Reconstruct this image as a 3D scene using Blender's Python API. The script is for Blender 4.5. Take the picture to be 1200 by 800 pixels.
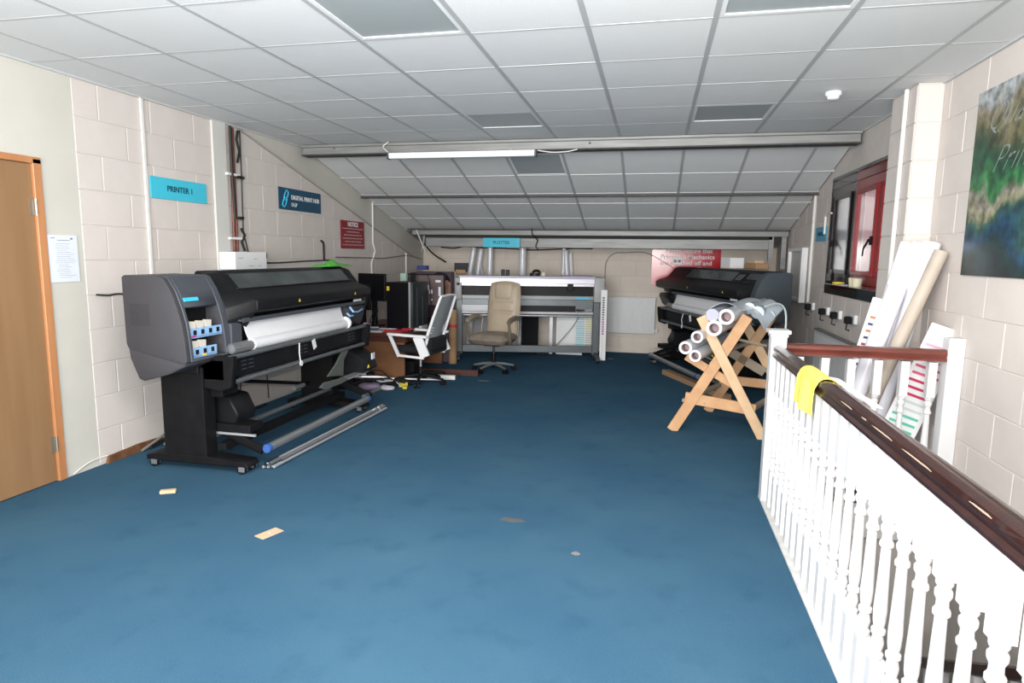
import bpy, bmesh, math, random
from mathutils import Vector, Matrix, Euler
random.seed(7)
for o in list(bpy.data.objects):
    bpy.data.objects.remove(o)
SC = bpy.context.scene
COL = SC.collection
PI = math.pi

# ------------------------------------------------------------------ camera
CAM_H = 1.5
cd = bpy.data.cameras.new('camera')
cam = bpy.data.objects.new('camera', cd); COL.objects.link(cam)
YAW, PITCH, ROLL = 0.2180, -0.1364, -0.0129
Rm = Matrix.Rotation(YAW, 3, 'Z') @ Matrix.Rotation(PITCH, 3, 'X') @ Matrix.Rotation(ROLL, 3, 'Y')
bx_, by_, bz_ = Rm.col[0], Rm.col[2], -Rm.col[1]
M3 = Matrix((bx_, by_, bz_)).transposed()
cam.matrix_world = Matrix.Translation((0, 0, CAM_H)) @ M3.to_4x4()
cd.sensor_width = 36.0; cd.lens = 744.3 / 1200 * 36.0
cd.clip_start = 0.05; cd.clip_end = 200
SC.camera = cam

# ------------------------------------------------------------------ world, lamps, exposure
w = bpy.data.worlds.new('overcast'); SC.world = w; w.use_nodes = True
wb = w.node_tree.nodes['Background']
wb.inputs[0].default_value = (0.80, 0.88, 1.0, 1); wb.inputs[1].default_value = 1.5

def area(name, loc, target, sx, sy, power, color=(1, 1, 1)):
    l = bpy.data.lights.new(name, 'AREA'); l.shape = 'RECTANGLE'; l.size = sx; l.size_y = sy
    l.energy = power; l.color = color
    o = bpy.data.objects.new(name, l); COL.objects.link(o)
    o.location = loc
    o.rotation_euler = (Vector(target) - Vector(loc)).to_track_quat('-Z', 'Y').to_euler()
    return o
# the photographer's flash, just above the lens
area('camera_flash', (-0.02, -0.02, 1.62), (-0.7, 4.0, 0.7), 0.07, 0.05, 62, (1.0, 0.97, 0.94))
# broad fill lamp added behind the photographer to lift the whole room
area('rear_fill', (-1.0, -1.85, 1.25), (-1.0, 6.0, 1.75), 3.8, 1.3, 370, (1.0, 0.985, 0.965))
# unseen overhead fill, added to brighten walls and floor; the real fittings are off
area('overhead_fill', (-0.7, 1.35, 2.53), (-1.6, 6.5, 0.5), 3.2, 1.1, 205, (1.0, 0.975, 0.95))

SC.view_settings.view_transform = 'Standard'
SC.view_settings.look = 'None'
SC.view_settings.gamma = 1.0
SC.view_settings.use_curve_mapping = False
SC.view_settings.exposure = 0.0

# ------------------------------------------------------------------ materials
MATS = {}
def mat(name, col, rough=0.6, metal=0.0, noise=0.0, nscale=20.0, bump=0.0, bscale=60.0, spec=0.5,
        stretch=None, col2=None, coat=0.0, trans=0.0, ior=1.45):
    if name in MATS: return MATS[name]
    m = bpy.data.materials.new(name); m.use_nodes = True
    nt = m.node_tree; b = nt.nodes['Principled BSDF']
    b.inputs['Base Color'].default_value = (*col, 1)
    b.inputs['Roughness'].default_value = rough
    b.inputs['Metallic'].default_value = metal
    b.inputs['Specular IOR Level'].default_value = spec
    b.inputs['Coat Weight'].default_value = coat
    b.inputs['Transmission Weight'].default_value = trans
    b.inputs['IOR'].default_value = ior
    tc = nt.nodes.new('ShaderNodeTexCoord'); mp = nt.nodes.new('ShaderNodeMapping')
    nt.links.new(tc.outputs['Object'], mp.inputs[0])
    if stretch: mp.inputs['Scale'].default_value = stretch
    if noise > 0 or col2:
        n = nt.nodes.new('ShaderNodeTexNoise'); n.inputs['Scale'].default_value = nscale
        n.inputs['Detail'].default_value = 5
        nt.links.new(mp.outputs[0], n.inputs['Vector'])
        mx = nt.nodes.new('ShaderNodeMix'); mx.data_type = 'RGBA'
        c2 = col2 if col2 else tuple(max(0, c * (1 - noise)) for c in col)
        c1 = col if col2 else tuple(min(1, c * (1 + noise * .6)) for c in col)
        mx.inputs[6].default_value = (*c1, 1); mx.inputs[7].default_value = (*c2, 1)
        cr = nt.nodes.new('ShaderNodeMapRange'); cr.inputs[1].default_value = .3; cr.inputs[2].default_value = .7
        nt.links.new(n.outputs[0], cr.inputs[0]); nt.links.new(cr.outputs[0], mx.inputs[0])
        nt.links.new(mx.outputs[2], b.inputs['Base Color'])
    if bump > 0:
        n2 = nt.nodes.new('ShaderNodeTexNoise'); n2.inputs['Scale'].default_value = bscale; n2.inputs['Detail'].default_value = 4
        nt.links.new(mp.outputs[0], n2.inputs['Vector'])
        bp = nt.nodes.new('ShaderNodeBump'); bp.inputs['Strength'].default_value = bump; bp.inputs['Distance'].default_value = .01
        nt.links.new(n2.outputs[0], bp.inputs['Height']); nt.links.new(bp.outputs[0], b.inputs['Normal'])
    MATS[name] = m
    return m

M_block = mat('painted_block', (.615, .565, .53), .8, noise=.03, nscale=6, bump=.10, bscale=90, spec=.2)
M_plaster = mat('painted_plaster', (.54, .525, .47), .75, noise=.04, nscale=3, bump=.08, bscale=25)
M_backblock = mat('painted_block_cream', (.66, .595, .525), .8, noise=.04, nscale=6, bump=.1, bscale=90, spec=.2)
M_joint = mat('painted_joint', (.585, .54, .505), .8, noise=.04, nscale=14, bump=.1)
M_tile = mat('ceiling_fibre', (.74, .755, .755), .85, noise=.07, nscale=180, bump=.15, bscale=220)
M_grid = mat('grid_metal', (.50, .515, .52), .5, metal=.2)
M_gridthin = mat('grid_metal_pale', (.54, .555, .56), .5, metal=.1)
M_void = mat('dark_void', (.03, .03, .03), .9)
M_galv = mat('galvanised_steel', (.27, .275, .27), .5, metal=.3, noise=.18, nscale=9, stretch=(.3, 1, 3))
M_darkangle = mat('dark_steel_angle', (.06, .06, .06), .6, metal=.2, noise=.3, nscale=10)
M_white = mat('white_gloss_paint', (.63, .63, .64), .4, noise=.02, nscale=8, bump=.03, bscale=14)
M_whiteplastic = mat('white_plastic', (.78, .79, .80), .4, noise=.02)
M_duct = mat('white_conduit', (.74, .73, .70), .45, noise=.03)
M_column = mat('column_paint_grey_cream', (.62, .62, .585), .5, noise=.03, nscale=4)
M_diffuser = mat('grey_diffuser', (.36, .40, .41), .35, noise=.03, nscale=2)
M_black = mat('black_plastic', (.009, .0095, .011), .42, noise=.2, nscale=12, spec=.2)
M_blacksatin = mat('black_satin_metal', (.009, .009, .010), .5, noise=.2, nscale=12, bump=.03, spec=.10)
M_fabricblack = mat('black_fabric', (.009, .010, .012), .95, bump=.3, bscale=200, noise=.2)
M_dgrey = mat('dark_grey_plastic', (.046, .046, .052), .45, spec=.35, noise=.05, nscale=8, bump=.04, bscale=180)
M_dgrey2 = mat('mid_grey_plastic', (.062, .068, .082), .4, spec=.4, noise=.05, nscale=8)
M_glassdark = mat('smoked_window', (.070, .082, .082), .14, noise=.5, nscale=3, stretch=(1, .8, 1))
M_steel = mat('satin_steel', (.42, .43, .44), .32, metal=.75, noise=.08, nscale=10)
M_greytube = mat('grey_tube', (.13, .145, .155), .35, metal=.35, noise=.08, nscale=10)
M_alu = mat('aluminium', (.62, .63, .66), .28, metal=.6, noise=.06, nscale=10, stretch=(.2, 1, 1))
M_chrome = mat('chrome', (.75, .76, .77), .12, metal=1.0)
M_media = mat('white_vinyl_sheet', (.76, .77, .79), .3, noise=.03, nscale=4)
M_roll = mat('white_vinyl_roll', (.70, .72, .77), .25, noise=.04, nscale=5, coat=.3)
M_rollend = mat('roll_layer_edge', (.78, .77, .80), .5)
M_core = mat('cardboard_core_pinkish', (.34, .25, .26), .8, noise=.2, nscale=30)
M_card = mat('brown_cardboard', (.36, .22, .12), .8, noise=.1, nscale=10)
M_tubebeige = mat('beige_cardboard_tube', (.44, .38, .315), .6, noise=.08, nscale=6)
M_blue = mat('pale_blue_plastic', (.27, .47, .74), .35)
M_bluedeep = mat('blue_plastic', (.04, .10, .32), .4)
M_cyan = mat('cyan_badge', (.05, .52, .80), .35)
M_signcyan = mat('cyan_sign', (.055, .52, .68), .4, noise=.02)
M_signnavy = mat('navy_sign', (.008, .065, .125), .35, noise=.05)
M_signnavytext = mat('navy_print', (.004, .05, .09), .5)
M_signred = mat('dark_red_sign', (.26, .012, .02), .35, noise=.05)
M_signred2 = mat('glossy_red_sign', (.52, .005, .020), .17, spec=.4)
M_printwhite = mat('white_print', (.75, .75, .76), .5)
M_paper = mat('white_paper', (.66, .70, .78), .35, noise=.02)
M_print = mat('grey_print', (.20, .22, .27), .6)
M_doorwood = mat('varnished_plywood', (.29, .17, .083), .5, noise=.16, nscale=2.4, stretch=(3, 3, .22), col2=(.22, .12, .055), coat=.0)
M_framewood = mat('orange_pine_frame', (.50, .23, .10), .4, stretch=(4, 4, .3), nscale=3, col2=(.40, .17, .07))
M_pine = mat('pine', (.58, .345, .175), .55, stretch=(3, 3, 3), nscale=3, col2=(.47, .255, .12))
M_pinepale = mat('pale_pine', (.66, .46, .28), .55, stretch=(3, 3, 3), nscale=3, col2=(.56, .37, .21))
M_pinegrey = mat('weathered_pine', (.36, .30, .23), .7, nscale=5, col2=(.28, .23, .17))
M_hinge = mat('hinge_brass', (.45, .40, .33), .35, metal=.8)
M_rail = mat('dark_stained_rail', (.030, .010, .008), .30, noise=.3, nscale=6, stretch=(1, 6, 1), coat=.5, bump=.08, bscale=30)
M_rail2 = mat('mahogany_stained_rail', (.16, .040, .028), .25, nscale=5, col2=(.08, .02, .014), stretch=(1, 6, 1), coat=.4)
M_chip = mat('bare_wood_chip', (.42, .33, .25), .7, noise=.1)
M_yellow = mat('yellow_microfibre', (.86, .74, .10), .95, noise=.12, nscale=9, bump=.5, bscale=160, col2=(.70, .62, .16))
M_green = mat('bright_green_plastic', (.11, .62, .06), .4, noise=.3, nscale=20)
M_beige = mat('beige_leather', (.42, .345, .255), .45, noise=.10, nscale=6, bump=.15, bscale=70)
M_beigeworn = mat('worn_beige_leather', (.30, .25, .195), .55, nscale=9, col2=(.20, .165, .13), bump=.15, bscale=70)
M_armrest = mat('olive_brown_plastic', (.16, .14, .10), .35)
M_mesh = mat('grey_mesh_fabric', (.27, .29, .30), .8, noise=.1, nscale=100, bump=.4, bscale=300)
M_desk = mat('brown_desk_wood', (.19, .088, .040), .45, nscale=3, col2=(.16, .07, .032), stretch=(1, 1, 5))
M_desktop = mat('dark_desk_top', (.07, .025, .018), .35, noise=.2)
M_pcblack = mat('gloss_black_case', (.004, .004, .006), .4, spec=.25)
M_screen = mat('monitor_screen_muted', (.17, .125, .13), .25, noise=.2, nscale=6)
M_copper = mat('copper_pipe_dull', (.16, .06, .045), .45, metal=.5, noise=.3, nscale=15)
M_cable = mat('black_cable', (.015, .015, .015), .5)
M_cablegrey = mat('grey_cable', (.20, .19, .18), .6)
M_radiator = mat('radiator_enamel', (.60, .61, .62), .4, noise=.03)
M_red = mat('red_window_frame', (.30, .012, .015), .35, noise=.1)
M_reveal = mat('black_gloss_reveal', (.012, .013, .014), .10, coat=.6)
M_glass = mat('window_glass', (.95, .97, .98), .02, trans=1.0, ior=1.45)
M_frost = mat('frosted_grey_panel', (.30, .32, .35), .3, noise=.15, nscale=2)
M_skin = mat('printed_skin', (.42, .21, .14), .5, noise=.3, nscale=12)
M_hair = mat('printed_dark_hair', (.008, .008, .018), .9, noise=.4, nscale=20)
M_dirtypink = mat('printed_mauve', (.09, .06, .075), .6, noise=.4, nscale=10)
M_redpaper = mat('red_paper', (.55, .03, .04), .5)
M_navypaper = mat('navy_paper', (.03, .05, .18), .5)
M_yellowlabel = mat('yellow_label', (.75, .55, .03), .5)
M_magenta = mat('magenta_print', (.50, .06, .28), .5)
M_extbrick = mat('outside_red_wall', (.55, .22, .21), .8, noise=.15)
M_extgreen = mat('outside_hedge', (.17, .23, .15), .9, noise=.5, nscale=8)
M_kerb = mat('painted_nosing_worn', (.55, .55, .54), .6, noise=.15, nscale=14)
M_stairwall = mat('stairwell_plaster', (.42, .39, .36), .8, noise=.04)

def carpet():
    m = bpy.data.materials.new('blue_carpet'); m.use_nodes = True
    nt = m.node_tree; b = nt.nodes['Principled BSDF']; L = nt.links.new
    tc = nt.nodes.new('ShaderNodeTexCoord')
    def noise(s, d, st=None):
        n = nt.nodes.new('ShaderNodeTexNoise'); n.inputs['Scale'].default_value = s; n.inputs['Detail'].default_value = d
        if st:
            mp = nt.nodes.new('ShaderNodeMapping'); mp.inputs['Scale'].default_value = st
            L(tc.outputs['Object'], mp.inputs[0]); L(mp.outputs[0], n.inputs['Vector'])
        else: L(tc.outputs['Object'], n.inputs['Vector'])
        return n
    n1 = noise(260, 3); n2 = noise(1.3, 4); n3 = noise(5, 6)
    def mix(fac, a, c, typ='MIX'):
        mx = nt.nodes.new('ShaderNodeMix'); mx.data_type = 'RGBA'; mx.blend_type = typ
        if hasattr(fac, 'links'): L(fac, mx.inputs[0])
        else: mx.inputs[0].default_value = fac
        for s, v in ((6, a), (7, c)):
            if hasattr(v, 'links'): L(v, mx.inputs[s])
            else: mx.inputs[s].default_value = (*v, 1)
        return mx.outputs[2]
    def rng(o, a, c):
        r = nt.nodes.new('ShaderNodeMapRange'); r.inputs[1].default_value = a; r.inputs[2].default_value = c
        L(o, r.inputs[0]); return r.outputs[0]
    c = mix(rng(n1.outputs[0], .3, .7), (.023, .070, .122), (.048, .112, .180))
    c = mix(rng(n2.outputs[0], .35, .7), c, mix(.5, c, (.060, .128, .180)))
    c = mix(rng(n3.outputs[0], .55, .75), c, mix(.35, c, (.015, .055, .10)))
    L(c, b.inputs['Base Color'])
    b.inputs['Roughness'].default_value = .95; b.inputs['Specular IOR Level'].default_value = .03
    b.inputs['Sheen Weight'].default_value = 0.0
    bp = nt.nodes.new('ShaderNodeBump'); bp.inputs['Strength'].default_value = .5; bp.inputs['Distance'].default_value = .004
    L(n1.outputs[0], bp.inputs['Height']); L(bp.outputs[0], b.inputs['Normal'])
    return m
M_carpet = carpet()

# ------------------------------------------------------------------ mesh helpers
class G:
    def __init__(s): s.v = []; s.f = []
    def add(s, vs, fs):
        n = len(s.v); s.v += [tuple(v) for v in vs]; s.f += [tuple(i + n for i in f) for f in fs]; return s
    def box(s, x0, x1, y0, y1, z0, z1, M=None):
        vs = [Vector((x, y, z)) for z in (z0, z1) for y in (y0, y1) for x in (x0, x1)]
        if M: vs = [M @ v for v in vs]
        return s.add(vs, [(0, 2, 3, 1), (4, 5, 7, 6), (0, 1, 5, 4), (2, 6, 7, 3), (0, 4, 6, 2), (1, 3, 7, 5)])
    def bar(s, p0, p1, wd, th, up=(0, 0, 1)):
        """a plank from p0 to p1: wd across (perpendicular to up), th along up"""
        p0, p1 = Vector(p0), Vector(p1); d = (p1 - p0).normalized(); a = d.cross(Vector(up)).normalized(); b = a.cross(d)
        vs = []
        for p in (p0, p1):
            for i, j in ((-1, -1), (1, -1), (1, 1), (-1, 1)):
                vs.append(p + a * i * wd / 2 + b * j * th / 2)
        return s.add(vs, [(3, 2, 1, 0), (4, 5, 6, 7), (0, 1, 5, 4), (1, 2, 6, 5), (2, 3, 7, 6), (3, 0, 4, 7)])
    def cyl(s, p0, p1, r, r2=None, n=16, caps=True):
        if r2 is None: r2 = r
        p0, p1 = Vector(p0), Vector(p1); d = (p1 - p0).normalized()
        a = d.orthogonal().normalized(); b = d.cross(a)
        vs = []
        for p, q in ((p0, r), (p1, r2)):
            for i in range(n):
                t = 2 * PI * i / n; vs.append(p + (a * math.cos(t) + b * math.sin(t)) * q)
        fs = [(i, (i + 1) % n, n + (i + 1) % n, n + i) for i in range(n)]
        if caps: fs += [tuple(range(n - 1, -1, -1)), tuple(range(n, 2 * n))]
        return s.add(vs, fs)
    def ring(s, p0, p1, ro, ri, n=20):
        """hollow tube"""
        p0, p1 = Vector(p0), Vector(p1); d = (p1 - p0).normalized(); a = d.orthogonal().normalized(); b = d.cross(a)
        vs = []
        for p, q in ((p0, ro), (p1, ro), (p1, ri), (p0, ri)):
            for i in range(n):
                t = 2 * PI * i / n; vs.append(p + (a * math.cos(t) + b * math.sin(t)) * q)
        fs = []
        for k in range(4):
            o1, o2 = k * n, ((k + 1) % 4) * n
            fs += [(o1 + i, o1 + (i + 1) % n, o2 + (i + 1) % n, o2 + i) for i in range(n)]
        return s.add(vs, fs)
    def tube(s, pts, r, n=8):
        pts = [Vector(p) for p in pts]; vs = []; fs = []
        a = None
        for k, p in enumerate(pts):
            d = (pts[min(k + 1, len(pts) - 1)] - pts[max(k - 1, 0)]).normalized()
            if a is None: a = d.orthogonal().normalized()
            a = (a - d * a.dot(d)).normalized(); b = d.cross(a)
            q = r[k] if isinstance(r, (list, tuple)) else r
            for i in range(n):
                t = 2 * PI * i / n; vs.append(p + (a * math.cos(t) + b * math.sin(t)) * q)
        m = len(pts)
        for k in range(m - 1):
            fs += [(k * n + i, k * n + (i + 1) % n, (k + 1) * n + (i + 1) % n, (k + 1) * n + i) for i in range(n)]
        fs += [tuple(range(n - 1, -1, -1)), tuple((m - 1) * n + i for i in range(n))]
        return s.add(vs, fs)
    def prism(s, prof, axis, d0, d1):
        """prof: (a, b) pairs. axis 'y': a=x b=z ; 'x': a=y b=z ; 'z': a=x b=y"""
        def P(a, b, d): return {'y': (a, d, b), 'x': (d, a, b), 'z': (a, b, d)}[axis]
        n = len(prof); vs = [P(a, b, d0) for a, b in prof] + [P(a, b, d1) for a, b in prof]
        fs = [(i, (i + 1) % n, n + (i + 1) % n, n + i) for i in range(n)] + [tuple(range(n - 1, -1, -1)), tuple(range(n, 2 * n))]
        return s.add(vs, fs)
    def lathe(s, prof, c=(0, 0, 0), n=14):
        vs = []; fs = []
        for r, z in prof:
            for i in range(n):
                t = 2 * PI * i / n; vs.append((c[0] + r * math.cos(t), c[1] + r * math.sin(t), c[2] + z))
        for k in range(len(prof) - 1):
            fs += [(k * n + i, k * n + (i + 1) % n, (k + 1) * n + (i + 1) % n, (k + 1) * n + i) for i in range(n)]
        fs += [tuple(range(n - 1, -1, -1)), tuple((len(prof) - 1) * n + i for i in range(n))]
        return s.add(vs, fs)
    def grid(s, fn, nu, nv, th=0):
        """surface fn(u,v) with thickness"""
        top = [[Vector(fn(i / nu, j / nv)) for j in range(nv + 1)] for i in range(nu + 1)]
        n0 = len(s.v); w_ = nv + 1
        for row in top:
            for p in row: s.v.append(tuple(p))
        for i in range(nu):
            for j in range(nv): s.f.append((n0 + i * w_ + j, n0 + (i + 1) * w_ + j, n0 + (i + 1) * w_ + j + 1, n0 + i * w_ + j + 1))
        return s
    def mesh(s, name, m, smooth=True, bevel=0, seg=1, solid=0, ang=35):
        me = bpy.data.meshes.new(name)
        bm = bmesh.new()
        vs = [bm.verts.new(v) for v in s.v]
        for f in s.f:
            try: bm.faces.new([vs[i] for i in f])
            except ValueError: pass
        bmesh.ops.recalc_face_normals(bm, faces=bm.faces)
        if solid:
            bmesh.ops.solidify(bm, geom=bm.faces[:], thickness=solid)
        if bevel:
            es = [e for e in bm.edges if len(e.link_faces) == 2 and e.calc_face_angle(0) > math.radians(30)]
            bmesh.ops.bevel(bm, geom=es, offset=bevel, segments=seg, affect='EDGES', profile=.5, clamp_overlap=True)
        if smooth:
            for f in bm.faces: f.smooth = True
            for e in bm.edges:
                if len(e.link_faces) == 2 and e.calc_face_angle(0) > math.radians(ang): e.smooth = False
        bm.to_mesh(me); bm.free()
        me.materials.append(m)
        return me
    def build(s, name, m, parent=None, **k):
        me = s.mesh(name, m, **k)
        return link(name, me, parent)
def link(name, me, parent=None, loc=None):
    o = bpy.data.objects.new(name, me); COL.objects.link(o)
    if parent: o.parent = parent
    if loc: o.location = loc
    return o
def thing(name, label, cat, loc=(0, 0, 0), rz=0, group=None):
    o = bpy.data.objects.new(name, None); COL.objects.link(o); o.empty_display_size = .1
    o.location = loc; o.rotation_euler = (0, 0, rz); o['label'] = label; o['category'] = cat
    if group: o['group'] = group
    return o
def tag(o, label, cat, group=None):
    o['label'] = label; o['category'] = cat
    if group: o['group'] = group
    return o
def struct(o): o['kind'] = 'structure'; return o
def base_at(o, p):
    """put a mesh object's origin at p (world), keeping its shape where it is"""
    p = Vector(p); o.data.transform(Matrix.Translation(-p)); o.location = p; return o

def text_mesh(name, body, size, m, parent, M, shear=0, bold=0, align='CENTER', depth=.0012):
    cu = bpy.data.curves.new(name, 'FONT'); cu.body = body; cu.size = size; cu.align_x = align; cu.align_y = 'CENTER'
    cu.shear = shear; cu.offset = bold; cu.extrude = depth; cu.resolution_u = 3
    t = bpy.data.objects.new(name, cu); COL.objects.link(t)
    dg = bpy.context.evaluated_depsgraph_get()
    me = bpy.data.meshes.new_from_object(t.evaluated_get(dg))
    bpy.data.objects.remove(t); me.name = name
    me.transform(M); me.materials.clear(); me.materials.append(m)
    return link(name, me, parent)
# text frames: local x right, y up, z out of the wall
def frame_left(x, y, z): return Matrix(((0, 0, 1, x), (1, 0, 0, y), (0, 1, 0, z), (0, 0, 0, 1)))     # left wall, read from the room
def frame_right(x, y, z): return Matrix(((0, 0, -1, x), (-1, 0, 0, y), (0, 1, 0, z), (0, 0, 0, 1)))
def frame_back(x, y, z): return Matrix(((1, 0, 0, x), (0, 0, -1, y), (0, 1, 0, z), (0, 0, 0, 1)))

# ------------------------------------------------------------------ the room
XL, XR, YB, YF, ZC = -3.73, 1.737, 10.0, -2.0, 2.606
YS = 6.32                      # where the flat ceiling meets the sloping one
def zslope(y): return ZC if y < YS else ZC - .2625 * (y - YS)
T = .15

# floor: landing with the stairwell cut out (x > .76, y < 4.05)
g = G(); g.box(XL - T, .70, YF, 4.02, -.12, 0); g.box(XL - T, XR + T, 4.02, YB + T, -.12, 0)
fl = struct(g.build('floor', M_carpet))
g = G(); g.box(.70, .80, YF, 4.11, -.16, .012); st = g.build('nosing_strip', M_kerb, fl, bevel=.004)
g = G(); g.box(.79, XR, 4.0, 4.11, -.16, .012); g.build('nosing_strip', M_kerb, fl, bevel=.004)
# small worn marks in the carpet
for (x, y, a, b_) in ((-.73, 3.37, .085, .03), (-1.93, 7.2, .07, .03), (-.57, 10.9 - 1.6, .06, .03), (-.33, 3.05, .02, .02)):
    g = G(); pts = []
    for i in range(12):
        t = 2 * PI * i / 12; q = 1 + random.uniform(-.3, .3); pts.append((x + math.cos(t) * a * q, y + math.sin(t) * b_ * q))
    g.prism(pts, 'z', -.001, .0012)
    g.build('carpet_mark', M_cablegrey if a < .08 else mat('brown_stain', (.085, .085, .085), .9), fl)

def clip_rect(poly, y0, y1, z0, z1):
    for ax, lim, sg in ((0, y0, 1), (0, y1, -1), (1, z0, 1), (1, z1, -1)):
        out = []
        for i, p in enumerate(poly):
            q = poly[(i + 1) % len(poly)]
            a = (p[ax] - lim) * sg; b = (q[ax] - lim) * sg
            if a >= 0: out.append(p)
            if a * b < 0:
                t = a / (a - b); out.append((p[0] + t * (q[0] - p[0]), p[1] + t * (q[1] - p[1])))
        poly = out
        if len(poly) < 3: return []
    return poly
def area2(p): return abs(sum(p[i][0] * p[(i + 1) % len(p)][1] - p[(i + 1) % len(p)][0] * p[i][1] for i in range(len(p)))) / 2
BL, BH = .46, .235
BLOCKMESH = {}
def block_wall(wall, outline, holes, s0, s1, zmax, to3, material, key, off=0.0):
    """outline: convex polygon (s,z); every block is its own object, proud of the wall by 6 mm"""
    k = 0; z = .012
    rnd = random.Random(hash(key) % 1000 if not isinstance(key, int) else key)
    while z < zmax:
        s = s0 - (BL / 2 if k % 2 else 0) + off
        while s < s1:
            jt = .0025
            a0, a1, b0, b1 = s + jt, s + BL - jt, z + jt, z + BH - jt
            pol = clip_rect(outline, a0, a1, b0, b1)
            if pol and area2(pol) > .0015:
                pieces = [pol]
                for (h0, h1, g0, g1) in holes:
                    new = []
                    for p in pieces:
                        hit = clip_rect(p, h0, h1, g0, g1)
                        if not hit or area2(hit) < 1e-6: new.append(p); continue
                        for r in ((-99, h0, -99, 99), (h1, 99, -99, 99), (h0, h1, -99, g0), (h0, h1, g1, 99)):
                            q = clip_rect(p, *r)
                            if q and area2(q) > .0008: new.append(q)
                    pieces = new
                if pieces:
                    full = len(pieces) == 1 and abs(area2(pieces[0]) - (a1 - a0) * (b1 - b0)) < 1e-7
                    if full and key in BLOCKMESH: me = BLOCKMESH[key]
                    else:
                        g = G()
                        for p in pieces:
                            c = (sum(q[0] for q in p) / len(p), sum(q[1] for q in p) / len(p)); n = len(p); inn = []
                            for q in p:
                                d = math.hypot(q[0] - c[0], q[1] - c[1]) or 1
                                f = 1 - min(.006, d * .3) / d
                                inn.append((c[0] + (q[0] - c[0]) * f, c[1] + (q[1] - c[1]) * f))
                            vs = [to3(q[0] - s, q[1] - z, 0) for q in p] + [to3(q[0] - s, q[1] - z, .0012) for q in p] + [to3(q[0] - s, q[1] - z, .0035) for q in inn]
                            fs = [tuple(range(2 * n, 3 * n))]
                            for l in (0, 1): fs += [(l * n + i, l * n + (i + 1) % n, (l + 1) * n + (i + 1) % n, (l + 1) * n + i) for i in range(n)]
                            fs.append(tuple(range(n - 1, -1, -1)))
                            g.add(vs, fs)
                        me = g.mesh('block', material, smooth=False)
                        if full: BLOCKMESH[key] = me
                    o = link('block', me, wall)
                    base = to3(s, z, 0); zero = to3(0, 0, 0)
                    o.location = Vector(base) - Vector(zero) + (Vector(to3(0, 0, 1)) - Vector(zero)) * rnd.uniform(-.0015, .0005)
            s += BL
        z += BH; k += 1

# left wall, with the door opening
DY0, DY1, DZ = 2.39, 3.295, 2.04
g = G(); TT = .12
outline_side = [(YF, 0), (YB, 0), (YB, zslope(YB)), (YS, ZC), (YF, ZC)]
def side_wall(x0, x1, holes, ybreaks):
    g = G(); ys = sorted(set([YF, YB, YS] + ybreaks))
    for a, b in zip(ys[:-1], ys[1:]):
        hs = [h for h in holes if h[0] <= a + 1e-6 and h[1] >= b - 1e-6]
        if hs:
            h = hs[0]
            if h[2] > 0.001: g.prism([(a, -.12 if x0 < 0 else -2.7), (b, -.12 if x0 < 0 else -2.7), (b, h[2]), (a, h[2])], 'x', x0, x1)
            g.prism([(a, h[3]), (b, h[3]), (b, zslope(b) + .02), (a, zslope(a) + .02)], 'x', x0, x1)
        else:
            g.prism([(a, -.12 if x0 < 0 else -2.7), (b, -.12 if x0 < 0 else -2.7), (b, zslope(b) + .02), (a, zslope(a) + .02)], 'x', x0, x1)
    return g
wl = struct(side_wall(XL - TT, XL, [(DY0, DY1, 0, DZ)], [DY0, DY1]).build('wall_left', M_plaster, smooth=False))
LB = 3.56
block_wall(wl, [(LB, 0), (YB, 0), (YB, 1.31), (5.22, 2.60), (5.2, ZC), (LB, ZC)], [(4.885, 5.06, -1, 3)], 3.56 - .02, YB, ZC, lambda s, z, d: (XL + d, s, z), M_block, 1, off=-.245)
# mortar colour sheet behind the blocks
# right wall with window opening
WY0, WY1, WZ0, WZ1 = 5.50, 7.16, 1.145, 2.30
wr = struct(side_wall(XR, XR + .32, [(WY0, WY1, WZ0, WZ1)], [WY0, WY1]).build('wall_right', M_joint, smooth=False))
block_wall(wr, [(YF, 0), (YB, 0), (YB, zslope(YB)), (YS, ZC), (YF, ZC)], [(WY0 - .005, WY1 + .005, WZ0 - .005, WZ1 + .005), (4.66, 5.10, -1, 3), (-9, 1.2, -1, 9), (5.10, 7.75, 2.305, 9)], YF, YB, ZC, lambda s, z, d: (XR - d, s, z), M_block, 2, off=.12)
# pier on the right wall
g = G(); g.box(1.585, XR, 4.66, 5.10, 0, ZC); pier = struct(g.build('pier', M_joint, smooth=False))
def pier_face(wallobj):
    z = .012; k = 0
    while z < ZC:
        z1 = min(z + BH - .005, ZC - .002)
        g = G(); g.box(1.579, 1.586, 4.662, 5.098, z + .004, z1); g.build('block', M_block, pier, bevel=.002)
        g = G(); g.box(1.588, XR - .007, 4.654, 4.661, z + .004, z1); g.build('block', M_block, pier, bevel=.002)
        z += BH; k += 1
pier_face(wr)
# back wall
g = G(); g.box(XL - T, XR + .3, YB, YB + T, -.12, 2.2); wbk = struct(g.build('wall_back', M_joint, smooth=False))
block_wall(wbk, [(XL, 0), (XR, 0), (XR, 1.62), (XL, 1.62)], [], XL, XR, 1.7, lambda s, z, d: (s, YB - d, z), M_backblock, 3)
# unseen front wall behind the photographer; its wide opening is invented for daylight
g = G(); g.box(XL - T, XR + .3, YF - T, YF, -2.7, .65); g.box(XL - T, XR + .3, YF - T, YF, 2.45, 2.75)
g.box(XL - T, -3.0, YF - T, YF, .65, 2.45); g.box(1.2, XR + .3, YF - T, YF, .65, 2.45)
wf = struct(g.build('wall_front', M_plaster, smooth=False))

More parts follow.
